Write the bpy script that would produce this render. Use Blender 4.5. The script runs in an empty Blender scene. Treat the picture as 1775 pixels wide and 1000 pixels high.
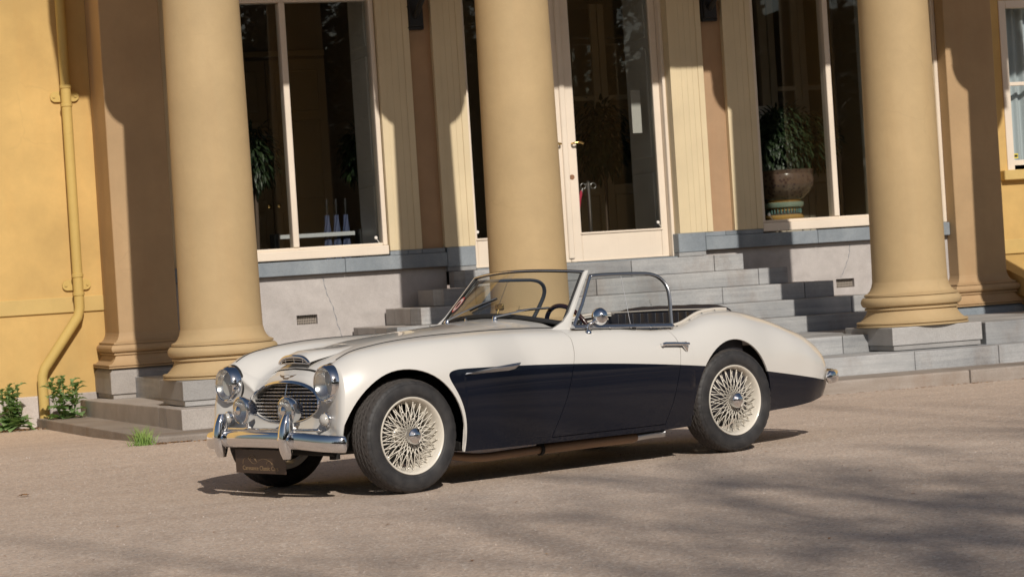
import bpy, bmesh, math, random
from mathutils import Vector, Matrix, Quaternion
random.seed(7)
R = math.radians
SC = bpy.context.scene
COL = SC.collection

# ------------------------------------------------------------------ camera, world, sun, exposure
CAM_H = 1.1372
YAW, PITCH, ROLL = 0.33718, -0.00649, 0.06328
def setup_camera():
    cam = bpy.data.cameras.new('camera'); ob = bpy.data.objects.new('camera', cam); COL.objects.link(ob)
    f = Vector((math.sin(YAW)*math.cos(PITCH), math.cos(YAW)*math.cos(PITCH), math.sin(PITCH)))
    r = Vector((math.cos(YAW), -math.sin(YAW), 0)); u = r.cross(f)
    c, s = math.cos(ROLL), math.sin(ROLL)
    r2 = c*r - s*u; u2 = s*r + c*u
    m = Matrix((r2, u2, -f)).transposed().to_4x4(); m.translation = Vector((0, 0, CAM_H))
    ob.matrix_world = m
    cam.sensor_fit = 'HORIZONTAL'; cam.sensor_width = 36.0
    cam.lens = 4362.02/1775*36.0
    cam.clip_start = 0.1; cam.clip_end = 2000
    cam.dof.use_dof = True; cam.dof.focus_distance = 14.0; cam.dof.aperture_fstop = 8.0
    SC.camera = ob
setup_camera()
SUN_X, SUN_T = 0.070, 0.64                       # the light travels (SUN_X, 1, -SUN_T)
to_sun = Vector((-SUN_X, -1.0, SUN_T)).normalized()
SUN_EL = math.asin(to_sun.z)
world = bpy.data.worlds.new('World'); SC.world = world; world.use_nodes = True
wn = world.node_tree.nodes; wl = world.node_tree.links
bg = wn['Background']
sky = wn.new('ShaderNodeTexSky'); sky.sky_type = 'NISHITA'; sky.sun_disc = False
sky.sun_elevation = SUN_EL; sky.sun_rotation = math.atan2(to_sun.x, to_sun.y)
sky.air_density = 1.0; sky.dust_density = 1.2; sky.ozone_density = 1.0
wl.new(sky.outputs[0], bg.inputs[0]); bg.inputs[1].default_value = 0.062
sl = bpy.data.lights.new('sun', 'SUN'); sl.energy = 4.4; sl.angle = R(0.53); sl.color = (1.0, 0.92, 0.82)
so = bpy.data.objects.new('sun', sl); COL.objects.link(so)
so.rotation_euler = (-to_sun).to_track_quat('-Z', 'Y').to_euler(); so.location = to_sun*40
SC.view_settings.view_transform = 'Standard'; SC.view_settings.look = 'None'
SC.view_settings.exposure = -0.27; SC.view_settings.gamma = 1.0
SC.render.engine = 'CYCLES'
SC.cycles.use_denoising = True
SC.cycles.max_bounces = 8; SC.cycles.transparent_max_bounces = 16
SC.cycles.caustics_reflective = False; SC.cycles.caustics_refractive = False
SC.cycles.sample_clamp_indirect = 6.0

# ------------------------------------------------------------------ helpers
def link(name, me, mat=None, parent=None, smooth=False):
    o = bpy.data.objects.new(name, me); COL.objects.link(o)
    if mat is not None:
        for m in (mat if isinstance(mat, (list, tuple)) else [mat]): me.materials.append(m)
    if parent is not None: o.parent = parent
    if smooth:
        for p in me.polygons: p.use_smooth = True
    return o
def obj(name, bm, mat=None, parent=None, smooth=False, sharp=None):
    me = bpy.data.meshes.new(name); bm.to_mesh(me); bm.free()
    o = link(name, me, mat, parent, smooth)
    if sharp: me.set_sharp_from_angle(angle=R(sharp))
    return o
def pyobj(name, v, f, mat=None, parent=None, smooth=False, sharp=None):
    me = bpy.data.meshes.new(name); me.from_pydata([tuple(x) for x in v], [], f); me.update()
    o = link(name, me, mat, parent, smooth)
    if sharp: me.set_sharp_from_angle(angle=R(sharp))
    return o
def empty(name, loc=(0, 0, 0), rz=0.0):
    o = bpy.data.objects.new(name, None); COL.objects.link(o); o.location = loc; o.rotation_euler = (0, 0, rz)
    o.empty_display_size = 0.2
    return o
def tag(o, label=None, cat=None, group=None, kind=None):
    if label: o['label'] = label
    if cat: o['category'] = cat
    if group: o['group'] = group
    if kind: o['kind'] = kind
    return o
def copy_tree(o, parent=None):
    c = o.copy(); COL.objects.link(c); c.parent = parent
    for ch in list(o.children): copy_tree(ch, c)
    return c
def bx(bm, x0, x1, y0, y1, z0, z1, bev=0.0, seg=1):
    vs = [bm.verts.new(p) for p in ((x0,y0,z0),(x1,y0,z0),(x1,y1,z0),(x0,y1,z0),(x0,y0,z1),(x1,y0,z1),(x1,y1,z1),(x0,y1,z1))]
    fs = [bm.faces.new([vs[i] for i in q]) for q in ((3,2,1,0),(4,5,6,7),(0,1,5,4),(1,2,6,5),(2,3,7,6),(3,0,4,7))]
    if bev > 0:
        es = set(e for f in fs for e in f.edges)
        bmesh.ops.bevel(bm, geom=list(es), offset=bev, segments=seg, affect='EDGES', profile=0.5)
    return vs
def box(name, x0, x1, y0, y1, z0, z1, mat, parent=None, bev=0.004, seg=1):
    bm = bmesh.new(); bx(bm, x0, x1, y0, y1, z0, z1, bev, seg); return obj(name, bm, mat, parent)
def ring_faces(n, k, off=0, closed=True):
    f = []
    m = n if closed else n-1
    for j in range(k-1):
        for i in range(m):
            a = off+j*n+i; b = off+j*n+(i+1) % n
            f.append((a, b, b+n, a+n))
    return f
def lathe(name, prof, mat, parent=None, n=48, axis='z', c=(0, 0, 0), smooth=True, sharp=35, cap=True):
    """prof: list of (r, h) along the axis"""
    v = []
    for r, h in prof:
        for i in range(n):
            a = 2*math.pi*i/n; ca, sa = r*math.cos(a), r*math.sin(a)
            v.append({'z': (ca, sa, h), 'y': (ca, h, sa), 'x': (h, ca, sa)}[axis])
    f = ring_faces(n, len(prof))
    if cap:
        f.append(tuple(range(n-1, -1, -1))); f.append(tuple((len(prof)-1)*n+i for i in range(n)))
    v = [(p[0]+c[0], p[1]+c[1], p[2]+c[2]) for p in v]
    o = pyobj(name, v, f, mat, parent, smooth, sharp)
    if axis == 'y': o.data.flip_normals()
    return o
def tube_geo(pts, rad, n=8, v=None, f=None, closed=False, flat=1.0):
    """swept tube through pts (Vectors); rad number or list"""
    v = [] if v is None else v; f = [] if f is None else f
    pts = [Vector(p) for p in pts]; k = len(pts)
    off = len(v); prev = None
    for i, p in enumerate(pts):
        if closed: t = pts[(i+1) % k]-pts[i-1]
        else: t = pts[min(i+1, k-1)]-pts[max(i-1, 0)]
        t.normalize()
        if prev is None:
            a = Vector((0, 0, 1)) if abs(t.z) < 0.9 else Vector((1, 0, 0))
            nx = a.cross(t).normalized()
        else:
            nx = (prev-t*prev.dot(t)).normalized()
        prev = nx; ny = t.cross(nx)
        r = rad[i] if isinstance(rad, (list, tuple)) else rad
        for j in range(n):
            a = 2*math.pi*j/n
            v.append(p+nx*(r*math.cos(a))+ny*(r*flat*math.sin(a)))
    for i in range(k if closed else k-1):
        for j in range(n):
            a = off+i*n+j; b = off+i*n+(j+1) % n
            c = off+((i+1) % k)*n+(j+1) % n; d = off+((i+1) % k)*n+j
            f.append((a, b, c, d))
    if not closed:
        f.append(tuple(off+j for j in range(n-1, -1, -1))); f.append(tuple(off+(k-1)*n+j for j in range(n)))
    return v, f
def tube(name, pts, rad, mat, parent=None, n=10, closed=False, flat=1.0):
    v, f = tube_geo(pts, rad, n, closed=closed, flat=flat)
    return pyobj(name, v, f, mat, parent, True, 50)
def cr(p0, p1, p2, p3, t):
    t2 = t*t; t3 = t2*t
    return [0.5*(2*b+(c-a)*t+(2*a-5*b+4*c-d)*t2+(3*b-a-3*c+d)*t3) for a, b, c, d in zip(p0, p1, p2, p3)]
def spline(P, u):
    """Catmull-Rom through the list P at the real index u"""
    n = len(P); i = max(0, min(n-2, int(math.floor(u)))); t = u-i
    p1, p2 = P[i], P[i+1]
    p0 = P[i-1] if i > 0 else [2*a-b for a, b in zip(p1, p2)]
    p3 = P[i+2] if i+2 < n else [2*b-a for a, b in zip(p1, p2)]
    return cr(p0, p1, p2, p3, t)
def smooth_path(P, k=8, closed=False):
    if closed:
        n = len(P); out = []
        for i in range(n):
            for j in range(k):
                out.append(Vector(cr(P[i-1], P[i], P[(i+1) % n], P[(i+2) % n], j/k)))
        return out
    return [Vector(spline(P, i/k)) for i in range((len(P)-1)*k+1)]
def lerp_tab(T, x):
    """piecewise linear table [(x, v)...] sorted by x"""
    if x <= T[0][0]: return T[0][1]
    for (a, va), (b, vb) in zip(T, T[1:]):
        if x <= b: return va+(vb-va)*(x-a)/(b-a)
    return T[-1][1]

# ------------------------------------------------------------------ materials
def mat(name):
    m = bpy.data.materials.new(name); m.use_nodes = True
    return m, m.node_tree.nodes, m.node_tree.links, m.node_tree.nodes['Principled BSDF']
def setp(p, **k):
    for a, b in k.items():
        p.inputs[a.replace('_', ' ')].default_value = b
def noise(n, l, vec, scale, detail=4, rough=0.55, dist=0.0):
    t = n.new('ShaderNodeTexNoise'); t.inputs['Scale'].default_value = scale; t.inputs['Detail'].default_value = detail
    t.inputs['Roughness'].default_value = rough; t.inputs['Distortion'].default_value = dist
    if vec is not None: l.new(vec, t.inputs['Vector'])
    return t.outputs['Fac']
def ramp(n, l, fac, stops):
    r = n.new('ShaderNodeValToRGB'); e = r.color_ramp.elements
    while len(e) < len(stops): e.new(0.5)
    for k, (p, c) in zip(e, stops):
        k.position = p; k.color = (c[0], c[1], c[2], 1) if not isinstance(c, (int, float)) else (c, c, c, 1)
    l.new(fac, r.inputs[0]); return r.outputs[0]
def mixc(n, l, fac, a, b, mode='MIX'):
    m = n.new('ShaderNodeMix'); m.data_type = 'RGBA'; m.blend_type = mode
    for s, v in ((m.inputs[0], fac), (m.inputs[6], a), (m.inputs[7], b)):
        if hasattr(v, 'is_output'): l.new(v, s)
        elif isinstance(v, (int, float)): s.default_value = v
        else: s.default_value = (v[0], v[1], v[2], 1)
    return m.outputs[2]
def math_(n, l, op, a, b=None, c=None):
    m = n.new('ShaderNodeMath'); m.operation = op
    for s, v in zip(m.inputs, (a, b, c)):
        if v is None: continue
        if hasattr(v, 'is_output'): l.new(v, s)
        else: s.default_value = v
    return m.outputs[0]
def objco(n, mode='Object'): return n.new('ShaderNodeTexCoord').outputs[mode]
def worldco(n): return n.new('ShaderNodeNewGeometry').outputs['Position']
def scaled(n, l, vec, s):
    m = n.new('ShaderNodeMapping'); m.inputs['Scale'].default_value = s; l.new(vec, m.inputs['Vector']); return m.outputs[0]
def bump(n, l, p, h, strength=0.3, dist=0.01):
    b = n.new('ShaderNodeBump'); b.inputs['Strength'].default_value = strength; b.inputs['Distance'].default_value = dist
    l.new(h, b.inputs['Height']); l.new(b.outputs[0], p.inputs['Normal']); return b

def plain(name, col, rough=0.5, metal=0.0, **k):
    m, n, l, p = mat(name); setp(p, Base_Color=(*col, 1), Roughness=rough, Metallic=metal, **k); return m

def plaster(name, col, var=0.08, stain=(0.5, 0.4, 0.3), stain_amt=0.15, streak=1.0):
    m, n, l, p = mat(name); w = worldco(n)
    a = noise(n, l, w, 1.3, 6, 0.6); b = noise(n, l, scaled(n, l, w, (5, 5, 0.7*streak)), 1.0, 5, 0.6); c = noise(n, l, w, 60, 3)
    dark = tuple(x*(1-var*2) for x in col); lite = tuple(min(1, x*(1+var)) for x in col)
    k = ramp(n, l, a, [(0.3, dark), (0.7, lite)])
    k = mixc(n, l, math_(n, l, 'MULTIPLY', ramp(n, l, b, [(0.5, 0.0), (0.75, 1.0)]), stain_amt), k, tuple(x*y*1.4 for x, y in zip(col, stain)))
    mo = noise(n, l, w, 7.0, 6, 0.7, 0.4); k = mixc(n, l, math_(n, l, 'MULTIPLY', ramp(n, l, mo, [(0.35, 0.0), (0.7, 1.0)]), 0.16), k, tuple(x*0.62 for x in col))
    cr_ = n.new('ShaderNodeTexVoronoi'); cr_.feature = 'DISTANCE_TO_EDGE'; cr_.inputs['Scale'].default_value = 0.9
    wp = n.new('ShaderNodeMix'); wp.data_type = 'VECTOR'; wp.inputs[0].default_value = 0.25
    nz_ = n.new('ShaderNodeTexNoise'); nz_.inputs['Scale'].default_value = 3.0; nz_.inputs['Detail'].default_value = 6; l.new(w, nz_.inputs['Vector'])
    l.new(w, wp.inputs[4]); l.new(nz_.outputs['Color'], wp.inputs[5]); l.new(wp.outputs[1], cr_.inputs['Vector'])
    k = mixc(n, l, math_(n, l, 'MULTIPLY', math_(n, l, 'MULTIPLY', ramp(n, l, cr_.outputs['Distance'], [(0.0, 1.0), (0.006, 0.0)]), ramp(n, l, a, [(0.5, 0.0), (0.6, 1.0)])), 0.10), k, tuple(x*0.35 for x in col))
    l.new(k, p.inputs['Base Color']); setp(p, Roughness=0.75)
    h = math_(n, l, 'ADD', math_(n, l, 'MULTIPLY', a, 1.5), math_(n, l, 'MULTIPLY', c, 0.25))
    bump(n, l, p, h, 0.25, 0.012)
    return m
def stone(name, c1, c2, scale=2.5, grain=(8, 8, 40), rough=0.7, stain=0.35, stain_col=(0.22, 0.15, 0.10), vary=0.5):
    m, n, l, p = mat(name); w = worldco(n)
    oi = n.new('ShaderNodeObjectInfo').outputs['Random']
    a = noise(n, l, w, scale, 8, 0.65, 0.6); b = noise(n, l, scaled(n, l, w, grain), 1.0, 5, 0.6); c = noise(n, l, w, 150, 2)
    k = ramp(n, l, math_(n, l, 'ADD', math_(n, l, 'MULTIPLY', a, 0.65), math_(n, l, 'MULTIPLY', b, 0.35)), [(0.32, c1), (0.68, c2)])
    k = mixc(n, l, math_(n, l, 'MULTIPLY', math_(n, l, 'SUBTRACT', oi, 0.5), vary), k, (0, 0, 0))
    s = noise(n, l, scaled(n, l, w, (1.7, 1.7, 0.8)), 1.0, 6, 0.7)
    k = mixc(n, l, math_(n, l, 'MULTIPLY', ramp(n, l, s, [(0.52, 0.0), (0.72, 1.0)]), stain), k, stain_col)
    k = mixc(n, l, math_(n, l, 'MULTIPLY', ramp(n, l, c, [(0.35, 1.0), (0.55, 0.0)]), 0.25), k, (0.08, 0.075, 0.07))
    l.new(k, p.inputs['Base Color']); setp(p, Roughness=rough)
    h = math_(n, l, 'ADD', a, math_(n, l, 'MULTIPLY', c, 0.4)); bump(n, l, p, h, 0.6, 0.012)
    return m
def paintwood(name, col, rough=0.45):
    m, n, l, p = mat(name); w = worldco(n)
    a = noise(n, l, w, 2.0, 5); b = noise(n, l, scaled(n, l, w, (60, 60, 2.5)), 1.0, 3)
    k = ramp(n, l, a, [(0.3, tuple(x*0.88 for x in col)), (0.7, col)])
    k = mixc(n, l, math_(n, l, 'MULTIPLY', ramp(n, l, b, [(0.6, 0.0), (0.8, 1.0)]), 0.12), k, tuple(x*0.5 for x in col))
    l.new(k, p.inputs['Base Color']); setp(p, Roughness=rough); bump(n, l, p, b, 0.1, 0.004)
    return m
M = {}
M['yellow'] = plaster('yellow_plaster', (0.63, 0.42, 0.15), 0.10, (0.6, 0.45, 0.3), 0.22)
M['band'] = plaster('ochre_band_plaster', (0.60, 0.43, 0.16), 0.07)
M['column'] = plaster('column_plaster', (0.50, 0.365, 0.195), 0.06, (0.65, 0.55, 0.45), 0.22, 0.5)
M['anta'] = plaster('pilaster_plaster', (0.46, 0.31, 0.165), 0.07, (0.55, 0.4, 0.3), 0.22)
M['terra'] = plaster('terracotta_plaster', (0.44, 0.285, 0.165), 0.10, (0.5, 0.35, 0.25), 0.3)
M['cream'] = paintwood('cream_painted_wood', (0.72, 0.60, 0.39))
M['white'] = paintwood('white_painted_wood', (0.82, 0.72, 0.60), 0.35)
M['palestone'] = stone('pale_granite', (0.40, 0.37, 0.355), (0.57, 0.535, 0.515), 3.0, (9, 9, 9), 0.75, 0.12, (0.35, 0.25, 0.2), 0.0)
M['bluestone'] = stone('bluestone', (0.17, 0.205, 0.24), (0.31, 0.35, 0.385), 2.2, (7, 7, 3), 0.65, 0.15, (0.42, 0.42, 0.42))
M['step'] = stone('grey_step_stone', (0.235, 0.25, 0.265), (0.56, 0.56, 0.555), 1.1, (1.6, 1.6, 34), 0.7, 0.45)
M['kerb'] = stone('worn_kerb_stone', (0.27, 0.225, 0.185), (0.43, 0.38, 0.34), 1.8, (3, 3, 25), 0.78, 0.55, (0.24, 0.15, 0.09))
M['brownstone'] = stone('plinth_stone', (0.36, 0.325, 0.295), (0.51, 0.47, 0.435), 2.0, (6, 6, 8), 0.75, 0.3)
M['plinth'] = stone('column_plinth_stone', (0.345, 0.335, 0.325), (0.50, 0.49, 0.48), 1.6, (3, 3, 12), 0.72, 0.25)
M['whitewash'] = stone('whitewashed_base', (0.52, 0.46, 0.42), (0.70, 0.64, 0.60), 2.0, (5, 5, 5), 0.8, 0.3, (0.4, 0.28, 0.18))
M['iron'] = plain('black_iron', (0.015, 0.014, 0.013), 0.45, 0.3)
M['ventdark'] = plain('vent_dark', (0.02, 0.018, 0.016), 0.8)
M['vent'] = plain('vent_grille', (0.32, 0.28, 0.24), 0.7)
M['brass'] = plain('brass', (0.75, 0.52, 0.20), 0.25, 1.0)
M['mortar'] = plain('mortar', (0.30, 0.25, 0.22), 0.9)
M['pipe'] = plaster('drainpipe_paint', (0.60, 0.43, 0.135), 0.05)

def schlick(n, l, f0):
    g = n.new('ShaderNodeNewGeometry'); d = n.new('ShaderNodeVectorMath'); d.operation = 'DOT_PRODUCT'
    l.new(g.outputs['Normal'], d.inputs[0]); l.new(g.outputs['Incoming'], d.inputs[1])
    c = math_(n, l, 'SUBTRACT', 1.0, math_(n, l, 'ABSOLUTE', d.outputs['Value']))
    return math_(n, l, 'ADD', math_(n, l, 'MULTIPLY', math_(n, l, 'POWER', c, 5.0), 1-f0), f0)
def glass(name, tint=(1, 1, 1), ior=1.5, rough=0.0, boost=0.0):
    m, n, l, p = mat(name); n.remove(p); out = n['Material Output']
    fz = schlick(n, l, ((ior-1)/(ior+1))**2*1.1)
    t = n.new('ShaderNodeBsdfTransparent'); t.inputs[0].default_value = (*tint, 1)
    g = n.new('ShaderNodeBsdfGlossy'); g.inputs['Roughness'].default_value = rough
    mx = n.new('ShaderNodeMixShader')
    f = math_(n, l, 'ADD', fz, boost)
    l.new(f, mx.inputs[0]); l.new(t.outputs[0], mx.inputs[1]); l.new(g.outputs[0], mx.inputs[2]); l.new(mx.outputs[0], out.inputs[0])
    return m
M['pane'] = glass('window_glass', (0.94, 0.95, 0.94), 1.5, 0.0, 0.0)
M['carglass'] = glass('car_glass', (0.88, 0.90, 0.88), 1.45, 0.0, 0.09)
M['perspex'] = glass('side_screen_perspex', (0.88, 0.89, 0.88), 1.45, 0.02, 0.0)

# ground
def ground_mat():
    m, n, l, p = mat('gritty_asphalt'); w = worldco(n)
    big = noise(n, l, w, 0.25, 5, 0.6); mid = noise(n, l, scaled(n, l, w, (1.6, 3.2, 1)), 1.0, 6, 0.65)
    fine = noise(n, l, w, 70, 2, 0.7)
    vo = n.new('ShaderNodeTexVoronoi'); vo.inputs['Scale'].default_value = 75; l.new(w, vo.inputs['Vector'])
    vo2 = n.new('ShaderNodeTexVoronoi'); vo2.inputs['Scale'].default_value = 32; l.new(w, vo2.inputs['Vector'])
    k = ramp(n, l, math_(n, l, 'ADD', math_(n, l, 'MULTIPLY', big, 0.5), math_(n, l, 'MULTIPLY', mid, 0.5)), [(0.36, (0.49, 0.38, 0.30)), (0.64, (0.66, 0.53, 0.425))])
    sp = n.new('ShaderNodeSeparateColor'); l.new(vo.outputs['Color'], sp.inputs[0])
    sp2 = n.new('ShaderNodeSeparateColor'); l.new(vo2.outputs['Color'], sp2.inputs[0])
    k = mixc(n, l, math_(n, l, 'MULTIPLY', ramp(n, l, sp.outputs[0], [(0.70, 0.0), (0.9, 1.0)]), 0.50), k, (0.84, 0.76, 0.67))
    k = mixc(n, l, math_(n, l, 'MULTIPLY', ramp(n, l, sp.outputs[1], [(0.70, 0.0), (0.9, 1.0)]), 0.40), k, (0.26, 0.20, 0.165))
    k = mixc(n, l, math_(n, l, 'MULTIPLY', ramp(n, l, sp2.outputs[0], [(0.8, 0.0), (0.9, 1.0)]), 0.35), k, (0.72, 0.55, 0.42))
    k = mixc(n, l, math_(n, l, 'MULTIPLY', ramp(n, l, fine, [(0.35, 1.0), (0.5, 0.0)]), 0.35), k, (0.27, 0.19, 0.145))
    l.new(k, p.inputs['Base Color']); setp(p, Roughness=0.85)
    h = math_(n, l, 'ADD', math_(n, l, 'MULTIPLY', vo.outputs['Distance'], 0.8), math_(n, l, 'MULTIPLY', vo2.outputs['Distance'], 0.5))
    bump(n, l, p, h, 0.55, 0.012)
    return m
M['ground'] = ground_mat()
M['grass'] = plain('lawn_grass', (0.05, 0.10, 0.02), 0.9)
exec_parts = []

# ------------------------------------------------------------------ ground
def ghz(x, y):
    g = 0.065*math.exp(-(((x-3.0)/2.6)**2+((y-17.9)/2.0)**2))
    return g-0.02*math.exp(-(((x-2.5)/3.0)**2+((y-23.5)/1.5)**2))
def make_ground():
    xs = [-400, -120, -40, -15, -8]+[-5+0.5*i for i in range(49)]+[24, 40, 120, 400]
    ys = [-400, -120, -40, -15, -5, 0, 4]+[6+0.5*i for i in range(41)]+[30, 60, 400]
    v = [(x, y, ghz(x, y)) for y in ys for x in xs]; n = len(xs)
    f = [(j*n+i, j*n+i+1, (j+1)*n+i+1, (j+1)*n+i) for j in range(len(ys)-1) for i in range(n-1)]
    tag(pyobj('ground', v, f, M['ground'], None, True), 'pinkish brown gritty asphalt forecourt', None, None, 'structure')
make_ground()
tag(pyobj('lawn', [(-200, -300, 0.02), (200, -300, 0.02), (200, -22, 0.02), (-200, -22, 0.02)], [(0, 1, 2, 3)], M['grass']), kind='structure')

# ------------------------------------------------------------------ stone steps
AX = 8.755
def slab8(name, x0, x1, y0, y1, z0, zf, zb, mat_, parent, bev=0.008):
    """block whose top falls from zf at its front to zb at its back"""
    bm = bmesh.new()
    vs = bx(bm, x0, x1, y0, y1, z0, zf)
    vs[6].co.z = zb; vs[7].co.z = zb
    if bev: bmesh.ops.bevel(bm, geom=list(bm.edges), offset=bev, segments=2, affect='EDGES', profile=0.6)
    return obj(name, bm, mat_, parent)
def jit(a): return random.uniform(-a, a)
def build_steps():
    st = tag(empty('stone_steps', (AX, 18.1, 0)), 'broad flight of grey stone steps rising to the glazed entrance doors', 'steps')
    def B(name, x0, x1, y0, y1, z0, z1, m, zb=None, bev=0.008):
        o = slab8(name, x0, x1, y0, y1, z0, z1+jit(0.0025), (z1 if zb is None else zb), m, None, bev)
        o.parent = st; o.matrix_parent_inverse = Matrix.Translation((-AX, -18.1, 0)); return o
    g = 0.0025
    # lowest kerb course
    xs = [3.487, 6.05, 8.15, 10.23, 12.1, 14.2, 16.4]
    for a, b in zip(xs, xs[1:]): B('kerb_stone', a+g, b-g, 18.08+jit(0.006), 18.60, -0.2, 0.112, M['kerb'], 0.107, 0.018)
    for a, b in ((3.487, 6.2), (6.2, 16.4)): B('paving_slab', a+g, b-g, 18.605, 23.45, -0.2, 0.106, M['kerb'], 0.065)
    # second course, its left return included
    xs = [3.871, 5.6, 7.75, 10.10, 10.90, 12.9, 15.0, 16.4]
    for a, b in zip(xs, xs[1:]): B('step_stone', a+g, b-g, 18.753+jit(0.004), 19.35, 0.03, 0.262, M['step'] if a > 7 else M['brownstone'], 0.258)
    B('step_stone', 3.871+g, 4.4, 19.355, 19.63, 0.03, 0.258, M['brownstone'], 0.255)
    B('step_stone', 3.871+g, 4.4, 19.635, 23.3, 0.03, 0.255, M['brownstone'], 0.212)
    B('step_stone', 4.405, 16.3, 19.355, 23.3, 0.0, 0.254, M['step'], 0.25)
    # landing
    xs = [4.28, 6.3, 8.2, 9.84, 11.6, 13.4, 16.0]
    for a, b in zip(xs, xs[1:]): B('landing_stone', a+g, b-g, 19.55+jit(0.003), 20.25, 0.15, 0.408, M['step'], 0.408)
    B('landing_stone', 4.28+g, 16.0, 20.255, 23.0, 0.15, 0.407, M['step'], 0.407)
    B('landing_stone', 10.985, 16.0, 19.10, 19.545, 0.15, 0.450, M['step'], 0.450)
    # stairs, widest at the bottom; (front y, left x, right x, top z)
    rows = [(21.20, 6.11, 11.58, 0.555), (21.50, 6.43, 11.25, 0.710), (21.81, 6.758, 10.92, 0.865), (22.12, 7.085, 10.59, 1.020), (22.45, 7.41, 10.28, 1.178)]
    cuts = [(8.9,), (7.9,), (9.75,), (8.6,), (9.1,)]
    zprev = 0.406
    for (y, xl, xr, z), cs in zip(rows, cuts):
        xs = [xl+0.31]+list(cs)+[xr-0.31]
        # the front corner stones return along the flank
        B('step_stone', xl, xl+0.31-g, y, y+0.34, zprev+0.001, z, M['step'])
        B('step_stone', xr-0.31+g, xr, y, y+0.34, zprev+0.001, z, M['step'])
        for a, b in zip(xs, xs[1:]): B('step_stone', a+g, b-g, y+jit(0.002), y+0.45, zprev+0.001, z, M['step'])
        for xa, xb in ((xl, xl+0.30), (xr-0.30, xr)):
            ya = y+0.345; 
            while ya < 22.93:
                yb = min(22.945, ya+random.uniform(0.35, 0.7))
                if 22.945-yb < 0.15: yb = 22.945
                B('flank_stone', xa+0.001, xb-0.001, ya+g, yb-g, zprev+0.001, z-0.001, M['brownstone']); ya = yb
        B('tread_core', xl+0.302, xr-0.302, y+0.44, 22.94, zprev-0.02, z-0.004, M['step'], None, 0)
        zprev = z
    B('threshold', 7.70, 9.80, 22.94, 23.35, 1.0, 1.190, M['bluestone'])
build_steps()

# ------------------------------------------------------------------ columns and pilasters
COLY = 19.529
COLX = [4.398, 6.997, 10.513, 13.113]
CAPZ = 4.92
BASE = [(.40,.4595),(.470,.4595),(.483,.463),(.484,.475),(.474,.479),(.462,.4795),(.462,.483),(.474,.4835),(.482,.489),(.482,.500),(.474,.506),(.452,.5075),(.446,.512),(.424,.532),(.402,.560),(.388,.590),(.384,.603),(.400,.6035),(.404,.606),(.404,.622),(.398,.625),(.388,.6255),(.388,.631),(.410,.6315),(.426,.643),(.434,.662),(.435,.680),(.428,.700),(.412,.715),(.390,.7155),(.388,.721),(.402,.7215),(.403,.738),(.396,.741),(.372,.750),(.350,.775),(.335,.808),(.327,.845)]
def build_columns():
    labels = ['round ochre column beside the drainpipe, leftmost of the portico', 'round ochre column rising behind the car windscreen', 'round ochre column right of the potted fern window', 'round ochre column beyond the right edge of the picture']
    proto = None
    for i, x in enumerate(COLX):
        if i == 3: x = 13.13
        if proto is None:
            root = empty('column', (x, COLY, 0.262))
            z0 = -0.262
            shaft = [(r, z+z0) for r, z in [(.326,.845),(.3225,1.0),(.3185,1.4),(.314,2.0),(.308,2.7),(.300,3.5),(.290,4.3),(.283,4.80),(.290,4.83),(.300,4.845),(.300,4.875),(.288,4.885),(.285,CAPZ)]]
            lathe('base', [(r, z+z0) for r, z in BASE], M['column'], root, 72, sharp=28)
            lathe('shaft', shaft, M['column'], root, 72, sharp=40)
            cap = [(.285,CAPZ),(.31,CAPZ+.01),(.385,CAPZ+.02),(.430,CAPZ+.06),(.447,CAPZ+.11),(.436,CAPZ+.16),(.405,CAPZ+.195),(.385,CAPZ+.22),(.385,CAPZ+.25),(.405,CAPZ+.29),(.44,CAPZ+.34),(.46,CAPZ+.38),(.46,CAPZ+.41)]
            lathe('capital', [(r, z+z0) for r, z in cap], M['column'], root, 48, sharp=30)
            a = box('abacus', -.47, .47, -.47, .47, CAPZ+.41+z0, CAPZ+.505+z0, M['column'], root)
            b = box('plinth', -.432, .432, -.438, .438, 0.0445, .1970, M['plinth'], root, 0.006, 2)
            b2 = box('plinth_foot', -.418, .418, -.424, .424, 0.002, .0445, M['plinth'], root, 0.003)
            proto = root; o = root
        else:
            o = copy_tree(proto); o.location = (x, COLY, 0.262)
        tag(o, labels[i], 'column', 'portico columns')
build_columns()
def build_entablature():
    e = tag(empty('portico_roof', (AX, 19.2, 5.425)), 'portico roof with plain entablature carried by the columns, above the picture', 'roof')
    def B(n, *a):
        o = box(n, *a, M['column'], None, 0.01); o.parent = e; o.matrix_parent_inverse = Matrix.Translation((-AX, -19.2, -5.425))
    B('architrave', 3.9, 13.65, 19.20, 19.86, 5.427, 5.95); B('cornice', 3.6, 13.95, 18.9, 20.0, 5.952, 6.2)
    B('ceiling', 3.9, 13.65, 19.862, 23.55, 5.60, 5.948)
build_entablature()
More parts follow.
